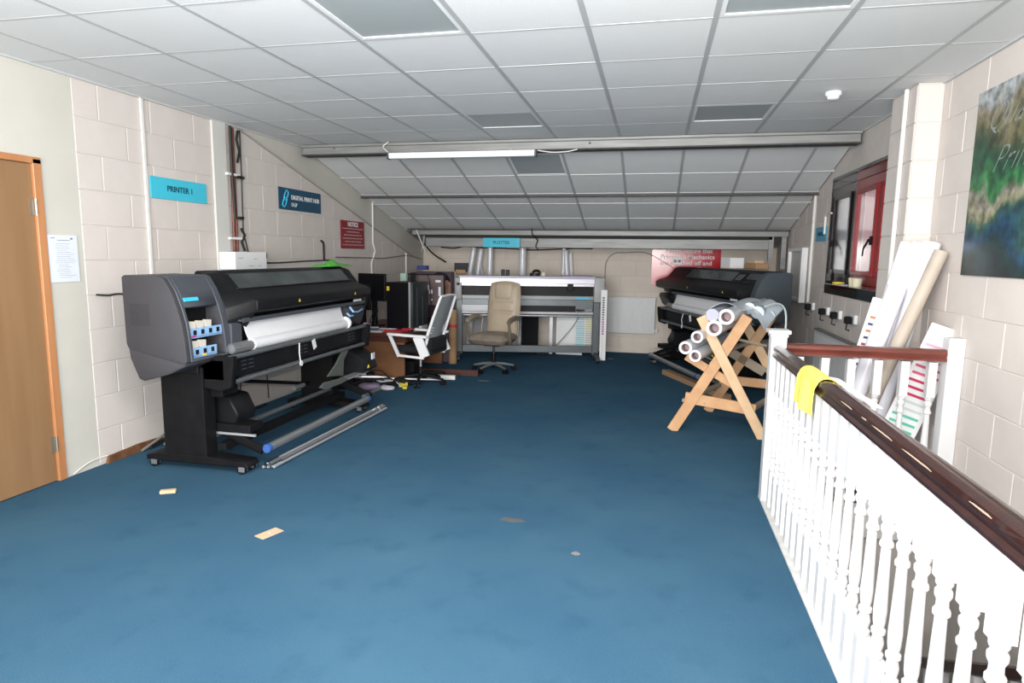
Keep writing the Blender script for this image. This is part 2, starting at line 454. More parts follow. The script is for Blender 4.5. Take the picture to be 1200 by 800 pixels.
# ceiling: every tile its own slab, recessed between the bars
g = G(); g.box(XL - T, XR + .3, YF - T, YS, ZC + .04, ZC + .10)
g.prism([(YS, ZC + .04), (YB + T, zslope(YB + T) + .04), (YB + T, zslope(YB + T) + .1), (YS, ZC + .1)], 'x', XL - T, XR + .3)
ce = struct(g.build('ceiling', M_void, smooth=False))
GX0, GY0, P = -.3693, 3.279, .6
xs = [XL] + [GX0 + P * i for i in range(-5, 4)] + [XR]
tiles = {}
TR = {}
def tile_mesh(w_, l_):
    k = (round(w_, 3), round(l_, 3))
    if k not in tiles:
        g = G(); g.box(.012, w_ - .012, .009, l_ - .009, 0, .015); tiles[k] = g.mesh('ceiling_tile', M_tile, smooth=False, bevel=.002)
    return tiles[k]
ys = [YF]
j = -8
while GY0 + P * j < YS - .1: ys.append(GY0 + P * j); j += 1
ys.append(YS - .02)
ys = sorted(y for y in ys if y >= YF)
troff = [(-2, -1), (-2, 3), (1, -1), (1, 3)]
rn = random.Random(3)
def is_troffer(x0, y0):
    for i, j in troff:
        if abs(x0 - (GX0 + P * i)) < .01 and abs(y0 - (GY0 + P * j)) < .01: return True
    return False
LIGHTS = []
for a, b in zip(xs[:-1], xs[1:]):
    for c, d in zip(ys[:-1], ys[1:]):
        if b - a < .05 or d - c < .05: continue
        if is_troffer(a, c): LIGHTS.append((a, b, c, d, 0)); continue
        o = link('ceiling_tile', tile_mesh(b - a, d - c), ce, (a, c, ZC + .0005 + rn.uniform(0, .001)))
        o.rotation_euler = (rn.uniform(-.0008, .0008), rn.uniform(-.0008, .0008), 0)
for x in xs[1:-1]:
    g = G(); g.box(x - .013, x + .013, YF, YS, ZC - .0005, ZC + .03); g.build('grid_bar', M_grid, ce)
for y in ys[1:-1]:
    g = G(); g.box(XL, XR, y - .009, y + .009, ZC, ZC + .02); g.build('grid_bar', M_gridthin, ce)
g = G(); g.box(XL, XL + .02, YF, YS, ZC - .01, ZC + .03); g.build('edge_bar', M_gridthin, ce)
g = G(); g.box(XR - .02, XR, YF, YS, ZC - .01, ZC + .03); g.build('edge_bar', M_gridthin, ce)
# sloping part
ang = -math.atan(.2625); SL = math.cos(ang)
sl_y = [YS + .06, 6.93, 7.50, 7.755, 8.33, 8.90, 9.26]
sl_y = [YS + .06, 6.61, 7.19, 7.755, 8.10, 8.67, 9.24]
for a, b in zip(xs[:-1], xs[1:]):
    for c, d in zip(sl_y[:-1], sl_y[1:]):
        if abs(a - (GX0 - 2 * P)) < .01 and abs(c - 6.61) < .01: LIGHTS.append((a, b, c, d, 1)); continue
        o = link('ceiling_tile', tile_mesh(b - a, (d - c) / SL), ce, (a, c, zslope(c) + .001 + rn.uniform(0, .002)))
        o.rotation_euler = (ang, 0, 0)
for x in xs[1:-1]:
    g = G(); g.prism([(YS, zslope(YS) - .004), (9.24, zslope(9.24) - .004), (9.24, zslope(9.24) + .03), (YS, ZC + .03)], 'x', x - .013, x + .013); g.build('grid_bar', M_grid, ce)
for y in sl_y[1:-1]:
    g = G(); g.prism([(y - .009, zslope(y) + .002 - .004), (y + .009, zslope(y) - .006), (y + .009, zslope(y) + .02), (y - .009, zslope(y) + .02)], 'x', XL, XR); g.build('grid_bar', M_gridthin, ce)
# recessed light fittings
LBL = {(-2, -1): 'large grey recessed ceiling light nearest the camera, left of centre',
       (-2, 3): 'grey recessed ceiling light just before the beam, above the long tube fitting',
       (1, -1): 'grey recessed ceiling light nearest the camera, on the right half',
       (1, 3): 'grey recessed ceiling light just before the beam, left of the smoke detector'}
for (a, b, c, d, s) in LIGHTS:
    if s:
        t = thing('ceiling_light', 'grey recessed light panel set in the sloping ceiling', 'ceiling light', (a, c, zslope(c)), 0, 'recessed ceiling lights'); t.rotation_euler = (ang, 0, 0); L_ = (d - c) / SL
    else:
        key = (round((a - GX0) / P), round((c - GY0) / P)); t = thing('ceiling_light', LBL[key], 'ceiling light', (a, c, ZC), 0, 'recessed ceiling lights'); L_ = d - c
    W_ = b - a
    g = G()
    for q in ((.01, W_ - .01, .01, .035), (.01, W_ - .01, L_ - .035, L_ - .01), (.01, .035, .035, L_ - .035), (W_ - .035, W_ - .01, .035, L_ - .035)):
        g.box(q[0], q[1], q[2], q[3], 0, .012)
    g.build('frame', M_tile, t, smooth=False)
    g = G(); g.box(.030, W_ - .030, .030, L_ - .030, .005, .012); g.build('diffuser', M_diffuser, t, smooth=False)

# beams (trims)
g = G(); g.box(XL + .07, XR - .03, 6.24, 6.33, 2.505, 2.60); g.box(XL + .07, XR - .03, 6.20, 6.33, 2.575, 2.60)
b1 = struct(g.build('trim_1', M_galv, bevel=.003))
g = G(); g.box(XL + .08, XR - .04, 6.19, 6.34, 2.49, 2.503); g.build('dark_flange', M_darkangle, b1)
g = G(); g.cyl((-3.30, 6.236, 2.565), (-3.30, 6.242, 2.565), .008, n=8); g.cyl((-.65, 6.236, 2.55), (-.65, 6.242, 2.56), .008, n=8); g.build('bolt', M_darkangle, b1)
g = G(); g.box(XL, XR, 7.72, 7.79, 2.19, 2.212); struct(g.build('trim_2', M_darkangle))
g = G()
zb = zslope(9.12)
g.box(XL + .15, XR - .02, 9.12, 9.30, 1.775, 1.845)
b3 = struct(g.build('trim_3', M_galv, bevel=.004))
g = G(); g.box(XL + .10, XR - .02, 9.04, 9.32, 1.845, 1.858); g.build('top_flange', M_darkangle, b3)
g = G(); g.box(XL + .35, XR - .22, 9.16, 9.30, 1.60, 1.735); g.build('lower_channel', M_galv, b3, bevel=.006)
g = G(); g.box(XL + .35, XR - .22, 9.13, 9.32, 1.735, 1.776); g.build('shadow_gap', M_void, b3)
# steel end posts of the gable frame
g = G(); g.bar((XL + .34, 9.14, 1.76), (XL + .30, 9.14, 1.52), .03, .03); g.bar((XL + .22, 9.1, 1.86), (XL + .36, 9.14, 1.50), .025, .02); g.build('bracket', M_galv, b3)
g = G(); g.box(XR - .26, XR - .20, 9.13, 9.2, 1.45, 1.85); g.box(XR - .10, XR - .04, 9.13, 9.2, 1.35, 1.85); g.build('bracket', M_galv, b3)
# space above the slope end up to the back wall
g = G(); g.prism([(9.24, zslope(9.24)), (YB, zslope(YB)), (YB, zslope(YB) + .03), (9.24, zslope(9.24) + .03)], 'x', XL, XR); g.build('soffit_board', M_galv, ce)

# diagonal ledge along the left wall
g = G(); p0 = Vector((XL + .008, 5.22, 2.60)); p1 = Vector((XL + .008, 9.5, 1.45))
g.bar(p0, p1, .012, .016, up=(1, 0, 0)); struct(g.build('trim_4', mat('grey_groove', (.36, .33, .31), .8)))
# skirting right/back
g = G(); g.box(XL, XR, YB - .02, YB - .006, 0, .07); struct(g.build('baseboard_back', M_backblock, bevel=.003))

# steel column flush in the left wall + white conduits
g = G(); g.box(XL, XL + .022, 4.885, 5.06, 0, ZC - .01); struct(g.build('trim_5', M_column, bevel=.003))
def vstrip(name, y, z0, z1, wd, x=XL + .006, m=M_duct, label=None, cat='conduit', sx=1):
    g = G(); g.box(x, x + .014 * sx, y - wd / 2, y + wd / 2, z0, z1); o = base_at(g.build(name, m, bevel=.002), (x, y, z0))
    tag(o, label, cat); return o
vstrip('conduit', 4.128, .95, ZC - .005, .026, label='narrow white conduit running down the left wall beside the PRINTER 1 sign')
g = G(); g.tube([(XL + .016, 8.04, 2.20), (XL + .016, 8.03, 1.62), (XL + .016, 8.10, 1.52), (XL + .016, 7.98, 1.36), (XL + .016, 7.98, .75)], .012)
tag(base_at(g.build('conduit', M_duct), (XL + .016, 8.0, .75)), 'white conduit with a kink, right of the red NOTICE on the left wall', 'conduit')
g = G(); g.tube([(XL + .016, 9.2, 1.50), (XL + .016, 9.2, .9)], .012)
tag(base_at(g.build('conduit', M_duct), (XL + .016, 9.2, .9)), 'short white conduit near the far left corner', 'conduit')
g = G(); g.tube([(XR - .018, 7.80, 2.20), (XR - .018, 7.80, 1.0)], .016)
tag(base_at(g.build('conduit', M_duct), (XR - .018, 7.8, 1.0)), 'white vertical conduit on the right wall, left of the small blue sign', 'conduit')
g = G(); g.tube([(1.565, 4.80, 2.60), (1.565, 4.80, .1)], .014)
tag(base_at(g.build('conduit', M_duct), (1.565, 4.8, .1)), 'white pipe running down the brick-built pier beside the window', 'conduit')
g = G(); g.tube([(XR - .02, 7.05, 1.95), (XR - .02, 7.2, 1.98), (XR - .02, 7.32, 1.93)], .008); g.tube([(XR - .02, 7.28, 1.93), (XR - .02, 7.28, 1.75)], .012)
tag(base_at(g.build('cable_loop', M_duct), (XR - .02, 7.2, 1.9)), 'white cable loop above the small blue sign beside the window', 'cable')

# pipes and cables on the left wall
t = thing('pipe_bundle', 'dull copper pipes with black cables running up the left wall', 'pipes', (XL + .02, 5.13, 1.28))
def loc(o, par): return o
g = G(); g.tube([(0.01, -.035, -.0), (0.01, -.015, 1.30)], .013); g.build('copper_pipe', M_copper, t)
g = G(); g.tube([(0.01, .015, -.0), (0.01, .015, 1.30)], .010); g.build('copper_pipe', M_copper, t)
g = G(); g.tube([(.03, -.05, 1.30), (.03, -.045, .85), (.03, -.03, .5)], .012); g.build('dark_pipe', M_cable, t)
g = G(); g.tube([(.02, .10, 1.29), (.02, .10, .85), (.02, .09, .4), (.02, .16, .18), (.02, .26, .03)], .006); g.build('black_cable', M_cable, t)
g = G(); g.tube([(.03, .06, 1.28), (.035, .03, 1.2), (.03, .07, 1.1), (.035, .03, 1.0)], .011); g.build('black_cable', M_cable, t)
g = G(); g.tube([(.03, .05, .42), (.035, .09, .36), (.03, .05, .3), (.035, .08, .22)], .012); g.build('black_cable', M_cable, t)
for z in (.32, .88):
    g = G(); g.box(0, .03, -.10, .07, z, z + .02); g.build('pipe_clip', M_whiteplastic, t)
g = G(); g.box(.02, .05, .02, .10, .86, .885); g.box(.02, .05, .02, .07, .5, .525); g.build('cable_clamp', M_cable, t)

def cable(label, pts, r=.006, m=M_cable, cat='cable'):
    # smooth the polyline
    P_ = [Vector(p) for p in pts]; out = []
    for i in range(len(P_) - 1):
        p0 = P_[max(i - 1, 0)]; p1 = P_[i]; p2 = P_[i + 1]; p3 = P_[min(i + 2, len(P_) - 1)]
        for k in range(4):
            t_ = k / 4; out.append(.5 * ((2 * p1) + (-p0 + p2) * t_ + (2 * p0 - 5 * p1 + 4 * p2 - p3) * t_ ** 2 + (-p0 + 3 * p1 - 3 * p2 + p3) * t_ ** 3))
    out.append(P_[-1])
    g = G(); g.tube(out, r, n=6); return tag(base_at(g.build('cable', m), pts[0]), label, cat)
X1 = XL + .016
cable('black cable sagging along the left wall behind the green plastic', [(X1, 5.45, 1.39), (X1, 5.8, 1.385), (X1, 6.4, 1.40), (X1, 6.9, 1.405)], .007)
cable('short black lead sticking up on the left wall above the green plastic', [(X1, 6.72, 1.40), (X1, 6.72, 1.52), (X1, 6.71, 1.60), (X1, 6.66, 1.625)], .012)
cable('grey cable drooping between clips on the far left wall', [(X1, 7.0, 1.44), (X1, 7.9, 1.43), (X1, 8.3, 1.42), (X1, 8.75, 1.44), (X1, 9.3, 1.46), (X1, 9.9, 1.40)], .007, M_cablegrey)
cable('thick black cable hanging from the bracket in the far left corner', [(XL + .20, 9.16, 1.84), (XL + .23, 9.3, 1.70), (XL + .30, 9.6, 1.50), (XL + .42, 9.9, 1.36)], .012)
XB = YB - .018
cable('dark cable clipped along the top of the back wall', [(-3.42, XB, 1.60), (-3.2, XB, 1.585), (-3.0, XB, 1.62), (-2.8, XB, 1.60), (-2.5, XB, 1.595), (-2.2, XB, 1.585), (-1.9, XB, 1.57), (-1.55, XB, 1.585), (-1.25, XB, 1.60), (-.95, XB, 1.60)], .010)
cable('black lead hanging down over the galvanised beam', [(-1.73, 9.03, 1.87), (-1.73, 9.03, 1.80), (-1.70, 9.03, 1.76), (-1.66, 9.10, 1.70), (-1.69, 9.14, 1.62), (-1.64, 9.14, 1.56)], .008)
cable('thin grey cable looping across the back wall to the red notice', [(-.74, XB, 1.02), (-.74, XB, 1.38), (-.62, XB, 1.53), (-.45, XB, 1.545), (-.15, XB, 1.55), (.12, XB, 1.42), (.45, XB, 1.22), (.75, XB, 1.06)], .006, M_cablegrey)
cable('thin grey cable curving down right of the radiator', [(.57, XB, .85), (.56, XB, .65), (.62, XB, .4), (.75, XB, .2), (.9, XB, .1)], .006, M_cablegrey)
cable('pipe stub dropping from the right end of the radiator', [(.60, YB - .05, .32), (.60, YB - .05, .16), (.60, YB - .05, .02)], .010, M_cablegrey, 'pipe')

# ------------------------------------------------------------------ door in the left wall
dr = thing('door_1', '', ''); del dr['label']; del dr['category']; dr['kind'] = 'structure'; dr.location = (XL, DY1, 0)
g = G()
g.box(-.10, .014, -.055, 0, 0, DZ); g.box(-.10, .014, DY0 - DY1, DY0 - DY1 + .055, 0, DZ); g.box(-.10, .014, DY0 - DY1, 0, DZ - .03, DZ + .01)
g.build('frame', M_framewood, dr, bevel=.003)
g = G(); g.box(-.045, -.004, DY0 - DY1 + .057, -.057, .006, DZ - .032); leaf = g.build('leaf', M_doorwood, dr, bevel=.002)
for z in (.20, 1.70):
    g = G(); g.cyl((.012, -.054, z), (.012, -.054, z + .10), .007, n=10); g.box(-.002, .004, -.085, -.03, z, z + .10); h = g.build('hinge', M_hinge, dr)
g = G(); g.cyl((.0, -.84, 1.02), (.05, -.84, 1.02), .01, n=10); g.bar((.05, -.84, 1.02), (.05, -.73, 1.02), .018, .018); g.build('handle', M_steel, leaf)

# skirting gap with strips of timber and cable by the door
g = G(); g.prism([(0, 0), (.50, 0), (.52, .05), (.30, .06), (.02, .05)], 'x', 0, .02); o = g.build('timber_strip', mat('dark_brown_strip', (.16, .07, .03), .7, noise=.4, nscale=15)); o.location = (XL + .007, 3.60, 0)
tag(o, 'dark brown timber strip along the foot of the left wall', 'timber strip')
g = G(); g.box(-.055, -.025, -.5, 1.6, 0, .010)
cable('bundle of black cable on the carpet edge running behind the near printer', [(XL + .06, 3.95, .02), (XL + .05, 4.1, .035), (XL + .07, 4.3, .02), (XL + .06, 4.7, .02), (XL + .08, 5.4, .02)], .014)
cable('pale looped cable end on the floor between door and near printer', [(XL + .05, 3.88, .012), (XL + .06, 4.02, .055), (XL + .06, 4.10, .075), (XL + .07, 4.13, .05), (XL + .10, 4.05, .015)], .010, M_cablegrey)
cable('short black cable tail on the left wall behind the near printer', [(X1, 3.62, 1.19), (X1, 3.72, 1.18), (X1, 3.80, 1.185), (X1, 3.95, 1.17)], .006)
cable('thin pale cable along the wall foot beside the door frame', [(XL + .012, 3.34, .012), (XL + .014, 3.44, .05), (XL + .014, 3.54, .06), (XL + .03, 3.60, .062)], .004, M_duct)

# ------------------------------------------------------------------ signs
def sign_left(name, y0, y1, z0, z1, m, label, th=.006):
    t = thing(name, label, 'sign', (XL + .009, (y0 + y1) / 2, (z0 + z1) / 2))
    g = G(); g.box(-.003, th, -(y1 - y0) / 2, (y1 - y0) / 2, -(z1 - z0) / 2, (z1 - z0) / 2); g.build('panel', m, t, bevel=.001)
    return t
t = sign_left('wall_sign', 4.17, 4.785, 1.888, 2.05, M_signcyan, 'cyan sign reading PRINTER 1 on the left wall')
text_mesh('lettering', 'PRINTER 1', .062, M_signnavytext, t, frame_left(.007, .0, -.0), bold=.001)
t = sign_left('wall_sign', 5.855, 6.68, 1.925, 2.145, M_signnavy, 'navy sign reading DIGITAL PRINT HUB with a blue logo')
text_mesh('lettering', 'DIGITAL PRINT HUB', .062, M_printwhite, t, frame_left(.007, -.19, .02), bold=.0015, align='LEFT')
text_mesh('lettering', 'DGP', .055, M_printwhite, t, frame_left(.007, -.19, -.055), align='LEFT')
def loopy(cy, cz, a, b, tilt, r=.006, n=20):
    g = G(); pts = []
    for i in range(n + 1):
        tt = 2 * PI * i / n; y = a * math.copysign(abs(math.cos(tt)) ** .6, math.cos(tt)); z = b * math.copysign(abs(math.sin(tt)) ** .6, math.sin(tt))
        pts.append((.007, cy + y * math.cos(tilt) + z * math.sin(tilt), cz - y * math.sin(tilt) + z * math.cos(tilt)))
    g.tube(pts, r, n=5); return g
g = loopy(-.285, .035, .026, .052, .55); g.v += []; g2 = loopy(-.315, -.035, .026, .052, .55); g.add(g2.v, g2.f)
g.build('logo', M_cyan, t)
t = sign_left('wall_sign', 7.144, 7.778, 1.545, 1.885, M_signred, 'dark red NOTICE sign on the left wall')
text_mesh('lettering', 'NOTICE', .075, M_printwhite, t, frame_left(.007, 0, .125), bold=.002)
g = G(); g.box(.005, .0075, -.28, .28, .072, .077); g.build('rule', M_printwhite, t)
rn = random.Random(5)
g = G()
for i, wd in enumerate((.17, .24, .27, .22, .28)):
    z = .035 - i * .040; y = -wd
    while y < wd - .01:
        l_ = rn.uniform(.02, .07); g.box(.005, .0072, y, min(y + l_, wd), z - .007, z + .007); y += l_ + .012
g.build('small_print', mat('faded_print', (.45, .30, .31), .6), t)
# laminated sheet by the door
t = thing('laminated_notice', 'white laminated checklist taped beside the door', 'notice', (XL + .006, 3.405, 1.435))
g = G(); g.box(-.002, .002, -.105, .105, -.15, .15); g.build('sheet', M_paper, t)
g = G()
for i in range(17):
    z = .095 - i * .0135; a = -.06 + rn.uniform(0, .02); b = rn.uniform(.03, .085); g.box(.001, .0026, a, b, z - .0009, z + .0009)
g.box(.001, .0026, -.085, -.055, .128, .133); g.box(.001, .0026, -.04, .05, .115, .119); g.box(.001, .0026, .055, .072, .122, .134)
g.build('print', M_print, t)
# plotter sign on the beam
t = thing('wall_sign', 'cyan sign reading PLOTTER fixed to the steel beam', 'sign', (-2.195, 9.108, 1.665))
g = G(); g.box(-.275, .275, -.004, .004, -.065, .068); g.build('panel', M_signcyan, t)
text_mesh('lettering', 'PLOTTER', .06, M_signnavytext, t, frame_back(0, -.005, 0), bold=.001)
# small blue sign on right wall
t = thing('wall_sign', 'small blue sign on the right wall, left of the window', 'sign', (XR - .010, 7.46, 1.755))
g = G(); g.box(-.004, .004, -.22, .22, -.075, .075); g.build('panel', mat('teal_blue_sign', (.04, .30, .46), .4), t)
text_mesh('lettering', 'PRINTER 2', .055, M_signnavytext, t, frame_right(-.005, 0, 0), bold=.001)
# red notice at back
t = thing('wall_sign', 'glossy red sign reading Please ensure that, behind the far printer', 'sign', (.455, YB - .014, 1.345))
g = G(); g.box(-.50, .50, -.006, .006, -.285, .285); g.build('panel', M_signred2, t)
text_mesh('lettering', 'Please ensure that', .092, M_printwhite, t, frame_back(.04, -.007, .235), bold=.002)
text_mesh('lettering', 'Printers & Mechanics', .092, M_printwhite, t, frame_back(0.02, -.007, .145), bold=.002)
text_mesh('lettering', 'are switched off and', .092, M_printwhite, t, frame_back(0, -.007, .055), bold=.002)
# poster
def poster_mat():
    m = bpy.data.materials.new('meadow_poster_print'); m.use_nodes = True; nt = m.node_tree; L = nt.links.new
    b = nt.nodes['Principled BSDF']; b.inputs['Roughness'].default_value = .3
    tc = nt.nodes.new('ShaderNodeTexCoord'); sp = nt.nodes.new('ShaderNodeSeparateXYZ'); L(tc.outputs['Object'], sp.inputs[0])
    n1 = nt.nodes.new('ShaderNodeTexNoise'); n1.inputs['Scale'].default_value = 3.5; n1.inputs['Detail'].default_value = 3; L(tc.outputs['Object'], n1.inputs['Vector'])
    n2 = nt.nodes.new('ShaderNodeTexNoise'); n2.inputs['Scale'].default_value = 16; n2.inputs['Detail'].default_value = 4; L(tc.outputs['Object'], n2.inputs['Vector'])
    ad = nt.nodes.new('ShaderNodeMath'); ad.operation = 'MULTIPLY_ADD'; L(n1.outputs[0], ad.inputs[0]); ad.inputs[1].default_value = .55; L(sp.outputs[2], ad.inputs[2])
    mr = nt.nodes.new('ShaderNodeMapRange'); mr.inputs[1].default_value = -.25; mr.inputs[2].default_value = .80; L(ad.outputs[0], mr.inputs[0])
    rp = nt.nodes.new('ShaderNodeValToRGB'); L(mr.outputs[0], rp.inputs[0]); e = rp.color_ramp.elements
    e[0].position = 0; e[0].color = (.004, .012, .014, 1); e[1].position = 1; e[1].color = (.33, .36, .37, 1)
    for ps, c in ((.12, (.006, .03, .03)), (.22, (.01, .05, .10)), (.30, (.03, .09, .07)), (.36, (.22, .22, .13)), (.42, (.24, .22, .18)), (.48, (.03, .16, .05)), (.58, (.012, .07, .035)), (.70, (.03, .06, .03)), (.80, (.13, .12, .06)), (.88, (.22, .20, .14)), (.94, (.30, .32, .32))):
        q = e.new(ps); q.color = (*c, 1)
    mx = nt.nodes.new('ShaderNodeMix'); mx.data_type = 'RGBA'; mx.blend_type = 'OVERLAY'; mx.inputs[0].default_value = .5
    r2 = nt.nodes.new('ShaderNodeMapRange'); r2.inputs[1].default_value = .35; r2.inputs[2].default_value = .65; L(n2.outputs[0], r2.inputs[0])
    L(rp.outputs[0], mx.inputs[6]); L(r2.outputs[0], mx.inputs[7]); L(mx.outputs[2], b.inputs['Base Color'])
    return m
t = thing('poster', 'large unframed meadow poster with pale script on the right wall', 'poster', (XR - .011, 3.38, 1.915))
g = G(); g.box(-.003, .003, -.78, .78, -.50, .50); g.build('print', poster_mat(), t)
M_script = mat('pale_script_print', (.24, .27, .26), .5)
text_mesh('lettering', 'Quality', .20, M_script, t, frame_right(-.004, .66, .33), bold=-.006, shear=.7, align='LEFT', depth=.0006)
text_mesh('lettering', 'Print', .20, M_script, t, frame_right(-.004, .56, .10), bold=-.006, shear=.7, align='LEFT', depth=.0006)

# ------------------------------------------------------------------ fixtures
t = thing('fluorescent_fitting', 'long white fluorescent batten hung below the galvanised beam', 'light fitting', (-1.885, 6.09, 2.445))
g = G(); g.box(-.74, .74, -.03, .03, .0, .035); g.build('housing', M_whiteplastic, t, bevel=.006)
g = G(); g.prism([(-.035, .0), (.035, .0), (.028, -.022), (-.028, -.022)], 'x', -.735, .735); g.build('diffuser', mat('batten_diffuser', (.83, .86, .90), .3), t, bevel=.004)
for s in (-1, 1):
    g = G(); g.box(s * .745 - .01, s * .745 + .01, -.034, .034, -.026, .038); g.build('end_cap', M_dgrey2, t, bevel=.003)
g = G(); g.bar((-.5, .0, .035), (-.5, .12, .05), .02, .02); g.bar((.5, 0, .035), (.5, .12, .05), .02, .02); g.build('hanger', M_galv, t)
cable('white flex curling down beside the left end of the fluorescent batten', [(-2.66, 6.16, 2.60), (-2.72, 6.16, 2.56), (-2.68, 6.12, 2.52), (-2.64, 6.10, 2.49)], .006, M_duct)
cable('thin white flex drooping from the right end of the batten', [(-1.13, 6.12, 2.48), (-1.0, 6.15, 2.465), (-.85, 6.16, 2.47), (-.76, 6.17, 2.49)], .005, M_duct)
t = thing('smoke_detector', 'round white smoke detector on the ceiling near the pier', 'smoke detector', (1.12, 4.80, ZC - .003))
g = G(); g.lathe([(.052, 0), (.052, -.02), (.046, -.028)]); g.build('base', M_whiteplastic, t)
g = G(); g.lathe([(.040, -.027), (.036, -.045), (.022, -.052)]); g.build('cap', M_whiteplastic, t)

def socket(x, y, z, face, label, plug=True, cat='socket', gr=None):
    t = thing('wall_socket', label, cat, (x, y, z), 0, gr)
    if face == 'right':
        g = G(); g.box(-.03, 0, -.06, .06, -.04, .04); g.build('plate', M_whiteplastic, t, bevel=.004)
        if plug:
            for yy in (.0,):
                g = G(); g.box(-.09, -.035, yy - .035, yy + .035, -.04, .025); g.build('plug', M_black, t, bevel=.008)
                g = G(); g.tube([(-.07, yy, -.04), (-.075, yy, -.09), (-.04, yy + .02, -.10)], .007); g.build('flex', M_cable, t)
    else:
        g = G(); g.box(-.07, .07, -.03, 0, -.045, .045); g.build('plate', M_whiteplastic if face == 'back' else M_dgrey, t, bevel=.004)
        g = G(); g.box(-.05, -.01, -.035, -.028, -.02, .02); g.box(.01, .05, -.035, -.028, -.02, .02); g.build('socket_face', M_cablegrey, t)
    return t
for (y, l_) in ((8.05, 'black plug in a white wall socket, farthest of the row under the window'),
                (6.93, 'black plug in a wall socket under the left end of the window sill'),
                (6.50, 'black plug in a wall socket under the middle of the window sill'),
                (6.03, 'black plug in a wall socket, nearest of the row under the window')):
    socket(XR - .007, y if y < 8 else 7.55, .975, 'right', l_, gr='sockets under the window')
socket(.33, YB - .007, 1.43, 'back', 'white double socket on the back wall between radiator and red sign')
t = thing('junction_box', 'dark grey junction box on the back wall near the left corner', 'junction box', (-3.05, YB - .007, 1.28))
g = G(); g.box(-.13, .13, -.05, 0, -.07, .07); g.build('body', M_dgrey, t, bevel=.005)
g = G(); g.box(-.12, .12, -.055, -.05, -.06, .06); g.build('lid', M_dgrey2, t)

# radiators
def radiator(label, loc_, rz, L_, H_, n):
    t = thing('radiator', label, 'radiator', loc_, rz)
    g = G(); g.box(0, L_, -.05, -.0, 0, H_); g.build('panel', M_radiator, t, bevel=.006)
    g = G()
    for i in range(n):
        x = .03 + (L_ - .06) * i / n; wd = (L_ - .06) / n * .55
        g.box(x, x + wd, -.052, -.048, .03, H_ - .03)
    g.build('fins', M_radiator, t, bevel=.003)
    g = G(); g.box(-.003, L_ + .003, -.055, .003, H_, H_ + .012); g.build('top_grille', M_cablegrey if rz else M_radiator, t)
    g = G(); g.cyl((L_ + .03, -.03, .03), (L_ + .03, -.03, .09), .018); g.box(L_, L_ + .03, -.04, -.02, .04, .06); g.build('valve', M_whiteplastic, t)
    for x in (.1, L_ - .1):
        g = G(); g.box(x, x + .03, 0, .03, .1, H_ - .1); g.build('bracket', M_radiator, t)
    return t
radiator('white panel radiator on the back wall right of the plotter', (-.84, YB - .035, .31), 0, .88, .55, 20)
radiator('white panel radiator under the window on the right wall', (XR - .035, 7.11, .15), -PI / 2, 1.9, .62, 30)

# white wall cabinet beyond the window
t = thing('wall_cabinet', 'white framed open cabinet on the right wall near the far printer', 'cabinet', (XR - .007, 8.45, 1.30))
g = G(); H2 = .32
g.box(-.05, 0, -.45, -.41, -H2, H2); g.box(-.05, 0, .41, .45, -H2, H2); g.box(-.05, 0, -.41, .41, H2 - .04, H2); g.box(-.05, 0, -.41, .41, -H2, -H2 + .04); g.build('carcass', M_whiteplastic, t, bevel=.003)
g = G(); g.box(-.012, 0, -.41, .41, -H2 + .04, H2 - .04); g.build('back_panel', mat('pale_panel', (.60, .62, .60), .5), t)
g = G(); g.box(-.07, -.05, -.46, -.40, -H2, H2); g.build('door_edge', M_whiteplastic, t, bevel=.003)

# ------------------------------------------------------------------ window in right wall
wn = thing('window_1', '', ''); del wn['label']; del wn['category']; wn['kind'] = 'structure'; wn.location = (XR, WY0, WZ0)
WL, WH = WY1 - WY0, WZ1 - WZ0
RX = .27                                          # depth of the reveal
g = G(); g.box(-.012, RX, 0, WL, 0, .10); g.build('sill', M_reveal, wn, bevel=.004)
g = G(); g.box(-.008, RX, 0, WL, WH - .03, WH); g.box(-.008, RX, 0, .03, .10, WH - .03); g.box(-.008, RX, WL - .03, WL, .10, WH - .03); g.build('reveal_lining', M_reveal, wn, bevel=.002)
g = G(); fx0, fx1 = RX - .06, RX + .01
a0, a1, z0, z1 = .03, WL - .03, .10, WH - .03
g.box(fx0, fx1, a0, a1, z0, z0 + .09); g.box(fx0, fx1, a0, a1, z1 - .09, z1); g.box(fx0, fx1, a0, a0 + .09, z0 + .09, z1 - .09); g.box(fx0, fx1, a1 - .09, a1, z0 + .09, z1 - .09)
mid = .86
g.box(fx0, fx1, mid - .06, mid + .06, z0 + .09, z1 - .09)
fr = g.build('window_frame', M_red, wn, bevel=.004)
for (p, q) in ((a0 + .09, mid - .06), (mid + .06, a1 - .09)):
    g = G(); e = .045
    g.box(fx0 - .02, fx0 + .02, p, q, z0 + .09, z0 + .09 + e); g.box(fx0 - .02, fx0 + .02, p, q, z1 - .09 - e, z1 - .09)
    g.box(fx0 - .02, fx0 + .02, p, p + e, z0 + .09 + e, z1 - .09 - e); g.box(fx0 - .02, fx0 + .02, q - e, q, z0 + .09 + e, z1 - .09 - e)
    sash = g.build('sash', M_red, wn, bevel=.003)
    g = G(); g.box(fx0 - .002, fx0 + .004, p + e, q - e, z0 + .09 + e, z1 - .09 - e); g.build('pane', M_glass, wn)
    g = G(); g.box(fx0 - .045, fx0 - .02, p + .005, p + .035, .48, .56); g.bar((fx0 - .05, p + .02, .53), (fx0 - .06, p + .12, .45), .015, .02); g.bar((fx0 - .06, p + .12, .45), (fx0 - .06, p + .14, .38), .012, .016); g.build('window_handle', M_black, wn, bevel=.003)
